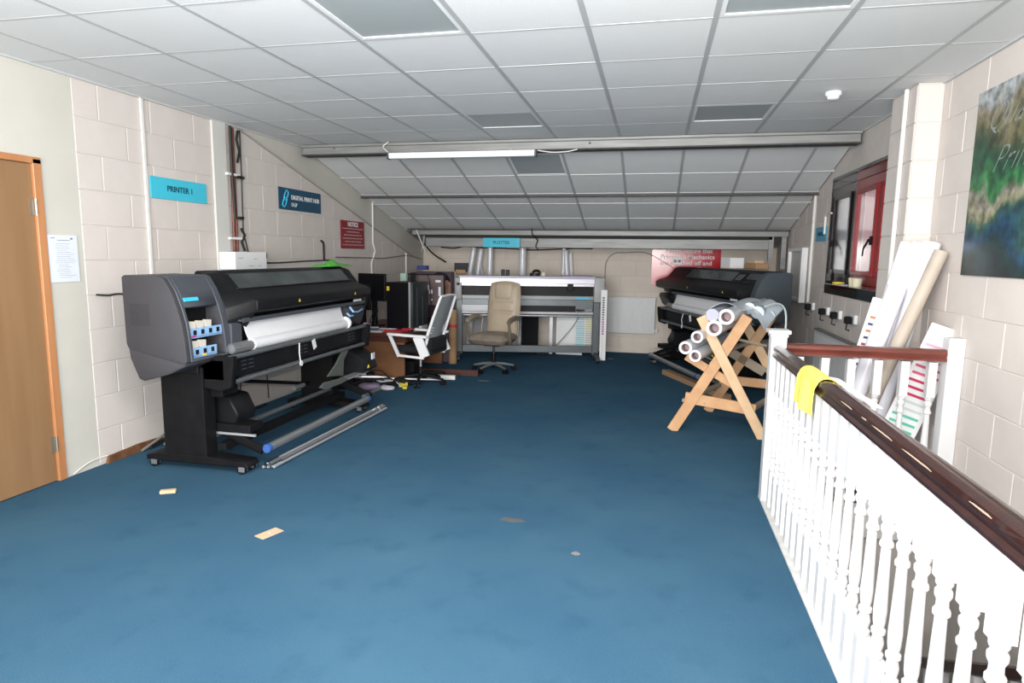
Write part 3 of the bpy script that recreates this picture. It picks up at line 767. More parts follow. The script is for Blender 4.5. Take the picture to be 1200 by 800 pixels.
# outside, seen through the panes
g = G(); g.box(5.8, 6.2, 20.2, 40.0, -3, 6.5); o = base_at(g.build('outside_wall', M_extbrick), (6, 30, -3)); tag(o, 'reddish rendered building seen through the window', 'building')
g = G(); g.box(7.2, 9.2, 14.0, 44.0, -3, 3.2); o = base_at(g.build('hedge', M_extgreen), (XR + 6, 12, -3)); tag(o, 'blurred green hedge seen through the window', 'hedge')
g = G(); g.box(XR + .5, XR + 12, 1.0, 30.0, -3.05, -3.0); struct(g.build('ground', mat('tarmac', (.12, .12, .12), .9)))
# sill items
def sill(name, x, y, label, cat): return thing(name, label, cat, (XR + x, y, WZ0 + .101))
t = sill('tape_roll', .08, 6.98, 'yellow tape roll lying at the far end of the window sill', 'tape'); g = G(); g.ring((0, 0, 0), (0, 0, .02), .06, .035); g.build('roll', M_yellowlabel, t)
t = sill('paper_slip', .06, 6.72, 'white slip of paper on the far part of the window sill', 'paper'); g = G(); g.box(-.05, .05, -.1, .1, 0, .004); g.build('sheet', M_paper, t)
for (x, y, r, l_) in ((.07, 6.50, .035, 'small cream tub on the window sill, farther of two'), (.06, 6.33, .045, 'cream tub on the window sill, nearer of two')):
    t = sill('tub', x, y, l_, 'tub'); g = G(); g.lathe([(r * .8, 0), (r, .05), (r * .98, .065)]); g.build('body', mat('cream_plastic', (.70, .66, .48), .5), t); g = G(); g.lathe([(r * 1.04, .065), (r * 1.04, .075), (r * .8, .08)]); g.build('lid', mat('cream_plastic', (.70, .66, .48), .5), t)
t = sill('bottle', .12, 6.86, 'small dark bottle at the far end of the window sill', 'bottle'); g = G(); g.lathe([(.02, 0), (.02, .09), (.008, .11), (.008, .14)]); g.build('body', M_black, t)

# ------------------------------------------------------------------ large format printer
def caster(par, x, y, z=.0):
    g = G(); g.cyl((x - .02, y - .012, .03), (x - .02, y + .012, .03), .03, n=14); g.build('wheel', M_black, par)
    g = G(); g.cyl((x, y, .045), (x, y, .07), .012, n=8); g.box(x - .035, x + .01, y - .018, y - .014, .02, .06); g.box(x - .035, x + .01, y + .014, y + .018, .02, .06); g.box(x - .035, x + .01, y - .018, y + .018, .055, .062); g.build('fork', M_steel, par)
def printer(label, loc_, rz, near):
    t = thing('large_format_printer', label, 'printer', loc_, rz)
    L_ = 2.56
    prof = [(0, 1.325), (.02, 1.338), (.27, 1.335), (.31, 1.32), (.36, 1.24), (.40, 1.13), (.425, 1.04), (.44, .93), (.45, .80), (.43, .775), (.02, .865), (.005, .90)]
    g = G(); g.prism(prof, 'y', 0, .055); g.prism(prof, 'y', .385, .43)
    if near == 'ink':
        up = [(0, 1.325), (.02, 1.338), (.27, 1.335), (.31, 1.32), (.36, 1.24), (.398, 1.135), (.30, 1.11), (.06, 1.11), (.005, 1.11)]
        g.prism(up, 'y', .055, .385)
        dn = [(.449, .806), (.45, .80), (.43, .775), (.02, .865), (.02, .90), (.30, .81)]
        g.prism(dn, 'y', .055, .385)
        house = g.build('ink_housing', M_dgrey, t, bevel=.012, seg=2)
        house['label'] = 'dark grey end housing with vent slots'
        g = G(); g.box(.02, .30, .05, .39, .87, 1.12); g.build('ink_bay', M_black, t)
        # tray under the housing
        g = G(); g.prism([(.012, .868), (.44, .792), (.435, .765), (.30, .705), (.11, .655), (.075, .668), (.02, .80)], 'y', .005, .425); g.build('lower_tray', M_dgrey, t, bevel=.012, seg=2)
        # vent slots on near side
        g = G()
        for i in range(9):
            for k in range(2): g.box(.05 + k * .075, .115 + k * .075, -.002, .004, 1.02 + i * .016, 1.027 + i * .016)
        g.build('vent', mat('vent_grey', (.028, .028, .032), .5), house)
        # front cover band, lighter
        fp = [(.275, 1.338), (.315, 1.323), (.366, 1.243), (.407, 1.132), (.432, 1.042), (.447, .932), (.458, .790), (.440, .790), (.43, .93), (.415, 1.04), (.39, 1.13), (.35, 1.235), (.30, 1.31), (.27, 1.325)]
        g = G(); g.prism(fp, 'y', .035, .06); g.prism(fp, 'y', .375, .43)
        g.prism([(.275, 1.338), (.315, 1.323), (.366, 1.243), (.402, 1.14), (.39, 1.13), (.35, 1.235), (.30, 1.31), (.27, 1.325)], 'y', .06, .375)
        g.prism([(.456, .806), (.458, .790), (.44, .790), (.43, .806)], 'y', .06, .375)
        cov = g.build('front_cover', M_dgrey2, t, bevel=.003); cov['label'] = 'curved lighter grey front cover'
        g = G(); g.box(-.002, .004, .07, .20, -.012, .012, Matrix.Translation((.392, 0, 1.185)) @ Matrix.Rotation(-.35, 4, 'Y')); g.build('badge', M_cyan, cov)
        for (z, xf, n) in ((.968, .425, 4), (.842, .435, 3)):
            g = G(); g.box(.25, xf, .075, .075 + .074 * n + .01, z - .028, z - .02)
            g.box(xf - .012, xf, .075, .075 + .074 * n + .01, z - .034, z + .030)
            tr = g.build('ink_tray', M_blue, t, bevel=.002); tr['label'] = 'pale blue ink cartridge tray'
            for i in range(n):
                y = .083 + i * .074
                g = G(); g.box(xf - .002, xf + .003, y + .018, y + .045, z - .012, z + .018); g.build('slot', M_black, tr)
                if i < n - 1:
                    g = G(); g.prism([(y + .004, z + .03), (y + .058, z + .03), (y + .062, z + .072), (y - .002, z + .078)], 'x', xf - .03, xf - .012); g.build('ink_cartridge', mat('cream_cartridge', (.62, .58, .50), .5), tr)
            g = G(); y = .083 if n == 4 else .16; g.box(xf, xf + .003, y + .0, y + .04, z - .026, z - .014); g.build('label', M_magenta if n == 4 else M_yellowlabel, tr)

    h0 = .60 if near == 'ink' else .02
    # hood
    hp = [(.03, .90), (.03, 1.31), (.06, 1.352), (.235, 1.358), (.275, 1.34), (.385, 1.215), (.53, 1.165), (.56, 1.148), (.56, 1.085), (.54, 1.065), (.44, 1.045), (.42, 1.0), (.30, .99), (.28, .90)]
    g = G(); g.prism(hp, 'y', h0, 2.46); g.build('hood', M_black, t, bevel=.008, seg=2)
    hs = [(.03, .90), (.03, 1.30), (.06, 1.347), (.235, 1.35), (.275, 1.33), (.36, 1.23), (.43, 1.10), (.45, 1.0), (.44, .90)]
    g = G()
    A = [Vector((x, .43, z)) for x, z in ((.03, .90), (.03, 1.31), (.235, 1.345), (.285, 1.325), (.37, 1.22), (.42, 1.10), (.44, 1.02), (.42, .90))]
    B = [Vector((x, .60, z)) for x, z in ((.03, .90), (.03, 1.31), (.235, 1.358), (.275, 1.34), (.385, 1.215), (.545, 1.16), (.552, 1.075), (.42, .90))]
    if near == 'ink':
        n = len(A); g.add(A + B, [(i, (i + 1) % n, n + (i + 1) % n, n + i) for i in range(n)] + [tuple(range(n - 1, -1, -1)), tuple(range(n, 2 * n))])
        g.build('hood_shoulder', M_black, t, bevel=.006)
    else:
        g.prism([(.03, .99), (.50, .99), (.52, .95), (.47, .84), (.42, .80), (.03, .80)], 'y', .06, .50); g.build('side_panel', M_black, t, bevel=.01)
    # right end
    rp_ = [(0, 1.325), (.02, 1.345), (.25, 1.345), (.31, 1.32), (.40, 1.21), (.50, 1.13), (.53, 1.08), (.50, .98), (.46, .86), (.43, .79), (.02, .84), (.005, .87)]
    if near == 'ink':
        g = G(); g.prism([(x * .97, z if z > .9 else z + .06) for x, z in rp_], 'y', 2.46, 2.53); g.build('end_housing', M_black, t, bevel=.012, seg=2)
    else:
        g = G(); g.prism([(0, 1.325), (.02, 1.345), (.25, 1.345), (.30, 1.32), (.36, 1.24), (.40, 1.13), (.43, 1.02), (.44, .90), (.44, .84), (.42, .815), (.02, .815), (0, .84)], 'y', 2.20, L_); e = g.build('end_housing', mat('slate_plastic', (.045, .058, .068), .5), t, bevel=.012, seg=2); e['label'] = 'slate grey end housing'
        g = G(); g.box(-.002, .006, 2.02, 2.15, -.045, .045, Matrix.Translation((.345, 0, 1.275)) @ Matrix.Rotation(-.8, 4, 'Y')); g.build('control_panel', M_glassdark, t)
    # smoked window let into the hood slope
    Mw = Matrix.Translation((.332, 0, 1.2795)) @ Matrix.Rotation(.849, 4, 'Y')
    g = G(); g.box(-.066, .066, .66, 2.36 if near == 'ink' else 1.95, -.002, .0035, Mw); wd_ = g.build('hood_window', M_glassdark, t); wd_['label'] = 'smoked inspection window'
    g = G(); g.box(-.07, -.066, .63, 2.40, -.001, .006, Mw); g.box(.066, .07, .63, 2.40, -.001, .006, Mw)
    for i in range(9): g.cyl(Mw @ Vector((-.068, .70 + i * .2, .004)), Mw @ Vector((-.068, .70 + i * .2, .008)), .006, n=6)
    g.build('window_rim', M_dgrey, t)
    g = G(); g.box(.20, .23, .66, .74, 1.357, 1.361); g.build('maker_badge', M_alu, t)
    for y in (1.15, 2.12):
        g = G(); g.prism([(y - .014, 1.105), (y + .014, 1.105), (y, 1.13)], 'x', .558, .562); g.build('warning_label', M_yellowlabel, t)
    # edge strip below lip, platen, body
    g = G(); g.box(.44, .505, .50, 2.44, 1.008, 1.02); g.box(.50, .508, .5, 2.44, 1.0, 1.03); g.build('edge_strip', M_dgrey2, t)
    g = G(); g.box(.04, .40, .43, 2.46, .80, 1.0); g.box(.08, .36, .20, 2.40, .68, .82); g.build('platen_body', M_black, t, bevel=.006)
    g = G(); g.box(.42, .46, .43, .55, .83, 1.0); g.build('loading_side_panel', M_dgrey2, t, bevel=.006)
    # media
    g = G(); g.grid(lambda u, v: (.455 + .05 * v * v, .57 + u * 1.45, 1.02 - .165 * v), 4, 6); g.build('media_sheet', M_media, t, solid=.002)
    g = G(); g.cyl((.49, .60, .832), (.49, 2.03, .832), .043, n=24); g.build('media_roll', M_media, t)
    g = G(); g.cyl((.49, .38, .830), (.49, .60, .830), .034, n=20)
    for i in range(12): g.cyl((.49 + .033 * math.cos(i * PI / 6), .38, .830 + .033 * math.sin(i * PI / 6)), (.49 + .033 * math.cos(i * PI / 6), .60, .830 + .033 * math.sin(i * PI / 6)), .006, n=6)
    g.build('spindle', M_steel, t)
    g = G(); g.ring((.49, 2.03, .840), (.49, 2.055, .840), .060, .02, n=24); g.build('spindle_flange', M_whiteplastic, t)
    # right side panel with blue lever
    g = G(); g.prism([(.05, .78), (.05, 1.0), (.47, 1.0), (.50, .96), (.46, .82), (.42, .78)], 'y', 2.08, 2.46); g.build('side_panel', M_dgrey, t, bevel=.008)
    g = G(); g.tube([(.50, 2.12, .985), (.53, 2.13, .94), (.53, 2.22, .93), (.51, 2.36, .945)], .010); g.tube([(.49, 2.08, .93), (.51, 2.1, .90), (.51, 2.16, .90)], .010); g.build('blue_lever', M_blue, t)
    g = G(); g.box(.50, .505, 2.2, 2.36, 1.0, 1.05, Matrix.Rotation(.0, 4, 'Y')); g.build('label', M_media, t)
    # rails
    g = G(); g.cyl((.56, .26, .787), (.56, 2.42, .787), .017, n=16); g.build('rail', M_greytube, t)
    g = G(); g.cyl((.56, .30, .617), (.56, 2.27, .617), .017, n=16); g.build('rail', M_greytube, t)
    g = G(); g.box(.30, .535, .24, 2.36, .63, .78); beam = g.build('front_beam', M_black, t, bevel=.01)
    g = G()
    for y0 in (.42, 1.15, 2.0):
        for i in range(3):
            for k in range(2): g.box(.534, .538, y0 + k * .08, y0 + .055 + k * .08, .68 + i * .028, .686 + i * .028)
    g.build('vent', M_dgrey2, beam)
    g = G(); g.box(.575, .578, 1.30, 1.35, .70, .78, Matrix.Translation((0, 1.32, .74)) @ Matrix.Rotation(.35, 4, 'X') @ Matrix.Translation((0, -1.32, -.74))); g.build('tag', M_printwhite, t)
    g = G(); g.cyl((.585, 1.10, .617), (.59, 1.10, .617), .022); g.tube([(.58, 1.10, .63), (.585, 1.08, .70), (.575, 1.10, .78)], .004); g.build('clip', M_whiteplastic, t)
    for y in (.24, 2.30):
        g = G(); g.prism([(.05, .80), (.60, .80), (.60, .74), (.58, .59), (.50, .56), (.10, .62)], 'y', y, y + .05); g.build('end_bracket', M_blacksatin, t, bevel=.004)
    # stands
    for k, y in enumerate((.22, 1.98)):
        sd = M_blacksatin
        g = G(); g.box(.045, .375, y, y + .12, .095, .72); g.build('stand_column', sd, t, bevel=.006)
        g = G(); g.prism([(-.10, .05), (-.10, .085), (.0, .105), (.40, .105), (.68, .085), (.70, .05)], 'y', y - .01, y + .13); ft = g.build('stand_foot', sd, t, bevel=.006)
        caster(ft, -.03, y + .01); caster(ft, .66, y + .01); caster(ft, .66, y + .11)
        # arm that carries the take-up roller
        g = G(); g.bar((.36, y + .16, .26), (.70, y + .16, .135), .02, .05); g.bar((.36, y + .19, .22), (.68, y + .19, .10), .02, .03); g.build('takeup_arm', sd, t, bevel=.003)
        g = G(); yy = y + .16 if k == 0 else y - .03
        g.cyl((.73, yy + .0, .14), (.73, yy + .035, .14), .031, n=18); g.build('end_cap', M_bluedeep, t)
    g = G(); g.cyl((.73, .39, .14), (.73, 2.0, .14), .029, n=20); g.build('takeup_roller', M_steel, t)
    g = G(); g.cyl((.34, .34, .21), (.34, 2.05, .21), .020, n=16); g.build('tension_bar', M_greytube, t)
    g = G(); g.box(.40, .47, .30, 2.05, .13, .18); g.box(.10, .16, .3, 2.05, .55, .60); g.build('stretcher', M_blacksatin, t, bevel=.004)
    g = G(); g.bar((.14, .36, .22), (.14, 1.05, .60), .02, .03); g.bar((.14, .75, .52), (.14, 1.95, .26), .02, .03); g.build('cross_brace', M_blacksatin, t)
    # bins and motor under the near end
    g = G(); g.prism([(.16, .30), (.20, .42), (.30, .50), (.44, .48), (.50, .36), (.48, .29)], 'y', .40, .62); g.build('waste_bin', M_black, t, bevel=.01)
    g = G(); g.box(.10, .62, .36, .52, .245, .30); g.build('deflector_arm', M_blacksatin, t, bevel=.006)
    g = G(); g.box(.20, .66, .36, .375, .225, .24); g.build('deflector_edge', M_alu, t)
    g = G(); g.box(.30, .46, .30, .48, .50, .63); g.build('motor_box', M_blacksatin, t, bevel=.01)
    # brackets at far stand
    g = G(); g.prism([(1.55, .42), (1.84, .38), (1.86, .52), (1.98, .62), (1.86, .62), (1.70, .50)], 'x', .55, .565); g.build('gusset_plate', mat('olive_grey_metal', (.13, .14, .125), .5, metal=.3), t, bevel=.003)
    g = G(); g.prism([(1.33, .37), (1.40, .40), (1.75, .38), (1.85, .345), (1.70, .335), (1.42, .335)], 'x', .60, .62); g.build('gusset_plate', mat('olive_grey_metal', (.13, .14, .125), .5, metal=.3), t, bevel=.003)
    g = G(); g.box(.54, .62, 1.82, 2.25, .345, .36); g.build('deflector_edge', M_alu, t)
    g = G(); g.prism([(.30, .34), (.30, .56), (.45, .60), (.62, .50), (.66, .38), (.60, .34)], 'y', 2.10, 2.38); mb = g.build('motor_box', M_black, t, bevel=.01)
    g = G(); g.box(.655, .665, 2.24, 2.30, .47, .53); g.build('label', M_paper, mb)
    g = G(); g.prism([(2.15, .40), (2.19, .40), (2.17, .43)], 'x', .655, .662); g.build('warning_label', M_yellowlabel, mb)
    g = G(); g.cyl((.42, 1.25, .37), (.42, 1.40, .37), .02); g.build('spindle_stub', M_greytube, t)
    g = G(); g.cyl((.66, 2.05, .14), (.66, 2.40, .14), .022); g.build('spindle_stub', M_greytube, t)
    g = G(); g.tube([(.14, .95, .62), (.13, .97, .5), (.14, .93, .35), (.10, 1.05, .2)], .005); g.tube([(.1, 1.35, .65), (.1, 1.36, .45), (.12, 1.34, .25)], .005); g.build('hanging_cable', M_cable, t)
    return t
printer('dark grey and black wide-format printer with white media, nearest the door', (-3.31, 3.42, 0), 0, 'ink')
TH = .35
printer('black wide-format printer standing in the far right corner, angled inward', (.542, 9.56, 0), PI + TH, 'end')

t = thing('white_box', 'small white box on top of the far corner printer', 'box', (.95, 8.45, 1.362), TH + PI / 2)
g = G(); g.box(-.13, .13, -.09, .09, 0, .13); g.build('case', M_whiteplastic, t, bevel=.004)
t = thing('parcel', 'brown parcel beside the white box on the far printer', 'parcel', (1.17, 8.0, 1.362), TH + PI / 2)
g = G(); g.box(-.15, .15, -.08, .08, 0, .07); g.build('carton', M_card, t, bevel=.01); g = G(); g.box(-.05, .10, -.06, .05, .07, .10); g.build('flap', mat('tan_card', (.52, .38, .25), .7), t)
# box and green plastic above near printer
t = thing('terminal_box', 'white box with pencil marks on the left wall above the near printer', 'box', (XL + .03, 5.12, 1.335))
g = G(); g.box(0, .16, -.24, .22, 0, .155); g.build('body', M_whiteplastic, t, bevel=.004)
g = G(); g.box(.159, .162, -.20, -.13, .10, .104); g.box(.159, .162, .03, .07, .09, .094); g.box(.159, .162, -.05, .03, .03, .033); g.box(.159, .162, .08, .14, .03, .033); g.build('marks', M_cablegrey, t)
g = G(); g.box(.05, .15, .221, .245, .10, .15); g.build('clip', M_black, t)
g = G(); rn = random.Random(11)
g.grid(lambda u, v: (.16 * (v - .5), .62 * (u - .5), .045 * math.sin(PI * u) * math.sin(PI * v) * (1 + .4 * math.sin(11 * u + 5 * v)) + .003 * rn.random()), 14, 6)
o = g.build('plastic_sheet', M_green, solid=.003); o.location = (-3.12, 5.80, 1.362); tag(o, 'crumpled bright green plastic on top of the near printer', 'plastic sheet')

# metal shaft on the floor
t = thing('roll_shaft', 'bundle of slim metal rods lying on the carpet beside the near printer', 'metal rods', (-2.555, 3.77, 0))
d = Vector((.055, 1.80, 0))
for i, (dx, z, r, m) in enumerate(((-.035, .018, .010, M_alu), (.0, .020, .012, M_steel), (.035, .018, .010, M_alu), (-.018, .038, .009, M_alu), (.018, .038, .009, M_steel))):
    g = G(); g.cyl((dx, 0 + .01 * i, z), Vector((dx, 0, z)) + d, r, n=10); g.build('rod', m, t)
g = G(); g.ring((0, .0, .030), (.003, .12, .030), .030, .024); g.ring((.05, 1.68, .030), (.053, 1.78, .030), .030, .024); g.build('collar', M_chrome, t)

# small timber and card on the carpet
t = thing('wood_offcut', 'small pale wood offcut on the carpet near the door', 'wood offcut', (-2.90, 3.24, 0), .5)
g = G(); g.box(-.045, .045, -.018, .018, 0, .02); g.build('block', M_pinepale, t, bevel=.002)
t = thing('card_scrap', 'tan rectangle of card with a white dot on the carpet', 'card', (-1.955, 2.875, .001), 1.2)
g = G(); g.box(-.065, .065, -.036, .036, 0, .003); g.build('card', mat('tan_card', (.52, .38, .25), .7), t)
g = G(); g.cyl((0, 0, .003), (0, 0, .0036), .006, n=8); g.build('dot', M_printwhite, t)

# ------------------------------------------------------------------ plotter
def plotter():
    x0, y0, x1, y1 = -2.74, 8.64, -.74, 9.10
    a = math.atan2(y1 - y0, x1 - x0); L_ = math.hypot(x1 - x0, y1 - y0)
    t = thing('cutting_plotter', 'silver and grey wide cutting plotter on a stand against the back wall', 'plotter', (x0, y0, 0), a)
    # legs
    for k, x in enumerate((.0, L_ - .09)):
        g = G(); g.box(x, x + .09, .02, .12, .07, .95); g.build('leg', M_greytube, t, bevel=.006)
        g = G(); g.prism([(-.30, .04), (-.30, .07), (.0, .11), (.35, .08), (.35, .04)], 'x', x + .015, x + .075); ft = g.build('foot', M_dgrey2, t, bevel=.004)
        for y in (-.26, .32):
            g = G(); g.cyl((x + .03, y, .025), (x + .06, y, .025), .025, n=12); g.build('wheel', M_black, ft)
    g = G(); g.box(.09, L_ - .09, .04, .09, .10, .20); g.build('stretcher', M_greytube, t, bevel=.004)
    # end housings
    g = G(); g.box(-.02, .09, -.10, .22, .86, 1.17); g.build('end_housing', mat('pale_grey_case', (.36, .365, .37), .45), t, bevel=.015, seg=2)
    g = G(); g.box(L_ - .10, L_ + .05, -.10, .24, .84, 1.19); g.build('end_housing', mat('pale_grey_case', (.36, .365, .37), .45), t, bevel=.015, seg=2)
    g = G(); g.box(.02, .06, -.104, -.10, 1.06, 1.10); g.build('switch', M_black, t)
    # top beam
    g = G(); g.box(.05, L_ - .08, -.12, .16, 1.165, 1.20); g.build('top_beam', mat('pale_lilac_case', (.44, .43, .52), .35), t, bevel=.008)
    g = G(); g.box(.07, L_ - .10, -.135, -.11, 1.10, 1.168); g.build('front_rail', mat('bright_silver', (.72, .70, .80), .3, metal=.25), t, bevel=.003)
    g = G(); g.box(.09, L_ - .10, -.10, .10, 1.06, 1.10); g.build('carriage_beam', M_alu, t, bevel=.003)
    g = G(); g.box(.09, L_ - .10, .03, .14, .92, 1.06); g.build('back_plate', M_black, t)
    g = G(); g.box(.09, L_ - .10, -.06, .08, .87, .925); g.build('platen', mat('pale_platen', (.22, .235, .24), .4, metal=.3), t, bevel=.004)
    g = G(); g.box(.09, L_ - .10, -.04, .07, .74, .87); g.build('lower_panel', M_greytube, t, bevel=.004)
    g = G(); g.box(.09, .70, -.07, -.03, .70, .79); g.box(.09, L_ - .1, -.075, -.045, .665, .70); g.build('catch_bar', mat('dull_silver', (.36, .36, .38), .4, metal=.3), t, bevel=.003)
    g = G(); g.box(.70, L_ - .35, -.05, .0, .70, .785); g.build('dark_slot', M_black, t)
    g = G(); g.box(L_ - .48, L_ - .40, -.15, -.06, 1.01, 1.10); g.build('carriage', M_black, t, bevel=.006)
    g = G(); g.box(L_ - .36, L_ - .16, -.063, -.058, .885, .912); g.build('display', M_cyan, t)
    g = G(); g.box(L_ - .55, L_ - .13, -.10, .1, 1.20, 1.215); g.build('lid', mat('mauve_lid', (.20, .14, .22), .3), t)
    g = G(); g.box(L_ * .38, L_ * .385 + .012, -.05, -.038, .74, .80); g.build('catch', M_black, t)
    # supply roll bar beneath
    g = G(); g.cyl((.09, .18, .62), (L_ - .09, .18, .62), .02, n=12); g.build('roll_bar', M_alu, t)
    return t, a, L_
pt, pa, pl = plotter()
def on_plotter(u, v, z): return (-2.74 + u * math.cos(pa) - v * math.sin(pa), 8.64 + u * math.sin(pa) + v * math.cos(pa), z)
for (u, l_, wd) in ((.70, 'two small black boxes on top of the plotter', .06), ):
    t = thing('small_box', l_, 'box', on_plotter(u, .02, 1.201), pa); g = G(); g.box(-wd, -.005, -.04, .04, 0, .085); g.box(.005, wd, -.04, .04, 0, .08); g.build('case', M_black, t, bevel=.005)
t = thing('cable_coil', 'coil of black cable on top of the plotter', 'cable', on_plotter(1.12, .02, 1.201), pa); g = G(); g.ring((0, 0, 0), (0, 0, .04), .075, .045); g.ring((.02, 0, .03), (.02, .02, .055), .06, .04); g.build('coil', M_cable, t)
t = thing('tub', 'small cream tub on top of the plotter beside the cable coil', 'tub', on_plotter(1.24, .03, 1.201)); g = G(); g.lathe([(.03, 0), (.035, .045), (.03, .05)]); g.build('body', mat('cream_plastic', (.70, .66, .48), .5), t)

# rolls and sheets standing between the plotter and the back wall
def vroll(label, x, y, x2, y2, z0, z1, r, m=M_roll, gr='vinyl rolls behind the plotter'):
    g = G(); g.cyl((0, 0, 0), (x2 - x, y2 - y, z1 - z0), r, n=20); o = g.build('vinyl_roll', m); o.location = (x, y, z0)
    return tag(o, label, 'roll', gr)
vroll('grey-white vinyl roll standing left of the PLOTTER sign', -2.55, 9.75, -2.53, 9.76, 0.0, 1.60, .045)
vroll('grey-white vinyl roll standing right under the PLOTTER sign', -2.02, 9.72, -2.00, 9.72, 0.0, 1.60, .055)
vroll('slim white roll leaning right, between plotter and back wall', -1.22, 9.70, -1.34, 9.78, 0.0, 1.57, .035)
vroll('slim white roll standing right of centre behind the plotter', -1.40, 9.80, -1.37, 9.8, 0.0, 1.60, .03)
vroll('white roll leaning leftwards behind the plotter, first of three', -3.05, 9.72, -2.80, 9.78, 0.0, 1.60, .04)
vroll('white roll leaning behind the plotter, second of three', -2.90, 9.76, -2.70, 9.84, 0.0, 1.58, .04)
g = G(); g.grid(lambda u, v: (-.22 + .35 * v * (1 - u) + .1 * u, .02 * math.sin(4 * u), 1.5 * u), 8, 3); o = g.build('film_sheet', mat('clear_grey_film', (.50, .50, .54), .3), solid=.004); o.location = (-2.6, 9.86, 0.02); tag(o, 'curled sheet of grey film standing behind the plotter', 'film sheet')
g = G(); g.prism([(-.10, .0), (.14, .0), (.10, .5), (.02, 1.55), (-.02, 1.5), (-.1, 1.3)], 'y', 0, .02); o = g.build('film_sheet', mat('clear_grey_film', (.50, .50, .54), .3)); o.location = (-1.28, 9.86, 0.0); tag(o, 'folded grey film sheet leaning at the back wall, right of centre', 'film sheet')
g = G(); g.box(-.13, .13, 0, .03, 0, 1.05); o = g.build('black_board', M_fabricblack, bevel=.003); o.location = (-1.82, 9.45, .0); tag(o, 'tall black board standing behind the plotter beside the beige chair', 'board')
g = G(); g.box(-.20, .20, 0, .02, 0, 1.0); o = g.build('white_board', M_whiteplastic, bevel=.003); o.location = (-1.22, 9.5, .0); tag(o, 'white board standing behind the plotter', 'board')
g = G(); g.box(-.025, .025, 0, .03, 0, 1.0); o = g.build('aluminium_strip', M_alu); o.location = (-1.50, 9.5, .0); tag(o, 'upright aluminium strip behind the plotter', 'strip')
def chart(label, loc_, w_, h_, cols, rz=0, lean=0, seed=1, tilt=0, header=True):
    t = thing('colour_chart', label, 'colour chart', loc_, rz); t.rotation_euler = (lean, tilt, rz)
    g = G(); g.box(-w_ / 2, w_ / 2, 0, .006, 0, h_); g.build('board', M_printwhite, t)
    rn = random.Random(seed)
    n = len(cols); rows = int((h_ - .12) / .034)
    for c, cc in enumerate(cols):
        xa = -w_ / 2 + .02 + (w_ - .04) * c / n; xb = xa + (w_ - .04) / n - .012
        for part, (lo, hi) in enumerate(((0, .33), (.33, .66), (.66, 1))):
            g = G(); k0, k1 = int(rows * lo), int(rows * hi)
            for r in range(k0, k1):
                z = h_ - .10 - r * .034; g.box(xa, xb, -.002, 0, z - .022, z)
            col = cc[part]; g.build('swatches', mat('swatch_%d_%d_%d' % tuple(int(v * 99) for v in col), col, .5), t)
    return t
chart('pastel colour swatch chart standing behind the plotter', (-1.02 + .12, 9.42, 0.10), .46, .80, [[(.02, .02, .02), (.35, .55, .62), (.25, .55, .6)], [(.5, .55, .45), (.55, .55, .3), (.45, .45, .4)], [(.6, .45, .3), (.3, .45, .6), (.5, .35, .3)]], seed=2)
chart('narrow colour chart strip leaning on the right end of the plotter', (-.675, 9.0, .02), .085, 1.0, [[(.05, .12, .10), (.35, .10, .30), (.65, .65, .65)]], seed=3)
t = thing('power_block', 'small black power block on the floor behind the plotter', 'power block', (-1.62, 9.35, 0)); g = G(); g.box(-.07, .07, -.03, .03, 0, .06); g.build('case', M_black, t, bevel=.005)
cable('grey cable trailing from the power block up to the colour chart', [(-1.55, 9.36, .03), (-1.4, 9.38, .15), (-1.15, 9.40, .45), (-1.02, 9.40, .70)], .006, M_cablegrey)

# ------------------------------------------------------------------ desk area
DX = XL + .03
dk = thing('desk', 'brown wooden desk with dark top along the left wall', 'desk', (DX, 6.75, 0))
g = G(); g.box(0, .98, 0, 1.50, .535, .58); g.build('desktop', M_desktop, dk, bevel=.004)
g = G(); g.box(.0, .93, .03, .06, 0, .48); g.build('end_panel', M_desk, dk)
g = G(); g.box(.0, .95, .02, .05, .48, .535); g.box(.93, .955, .05, 1.45, .48, .535); g.build('rail', M_desktop, dk)
g = G(); g.box(.0, .90, 1.45, 1.48, 0, .535); g.build('end_panel', M_desk, dk)
g = G(); g.box(.60, .625, .06, 1.45, .10, .48); g.build('modesty_panel', M_desk, dk)
def tower(label, loc_, rz, sticker=True):
    t = thing('computer_tower', label, 'computer', loc_, rz)
    g = G(); g.box(-.33, .0, -.42, 0, .0, .56); g.build('case', M_pcblack, t, bevel=.004)
    g = G(); g.box(-.0, .012, -.42, 0, 0, .565); g.build('front_bezel', M_black, t)
    return t
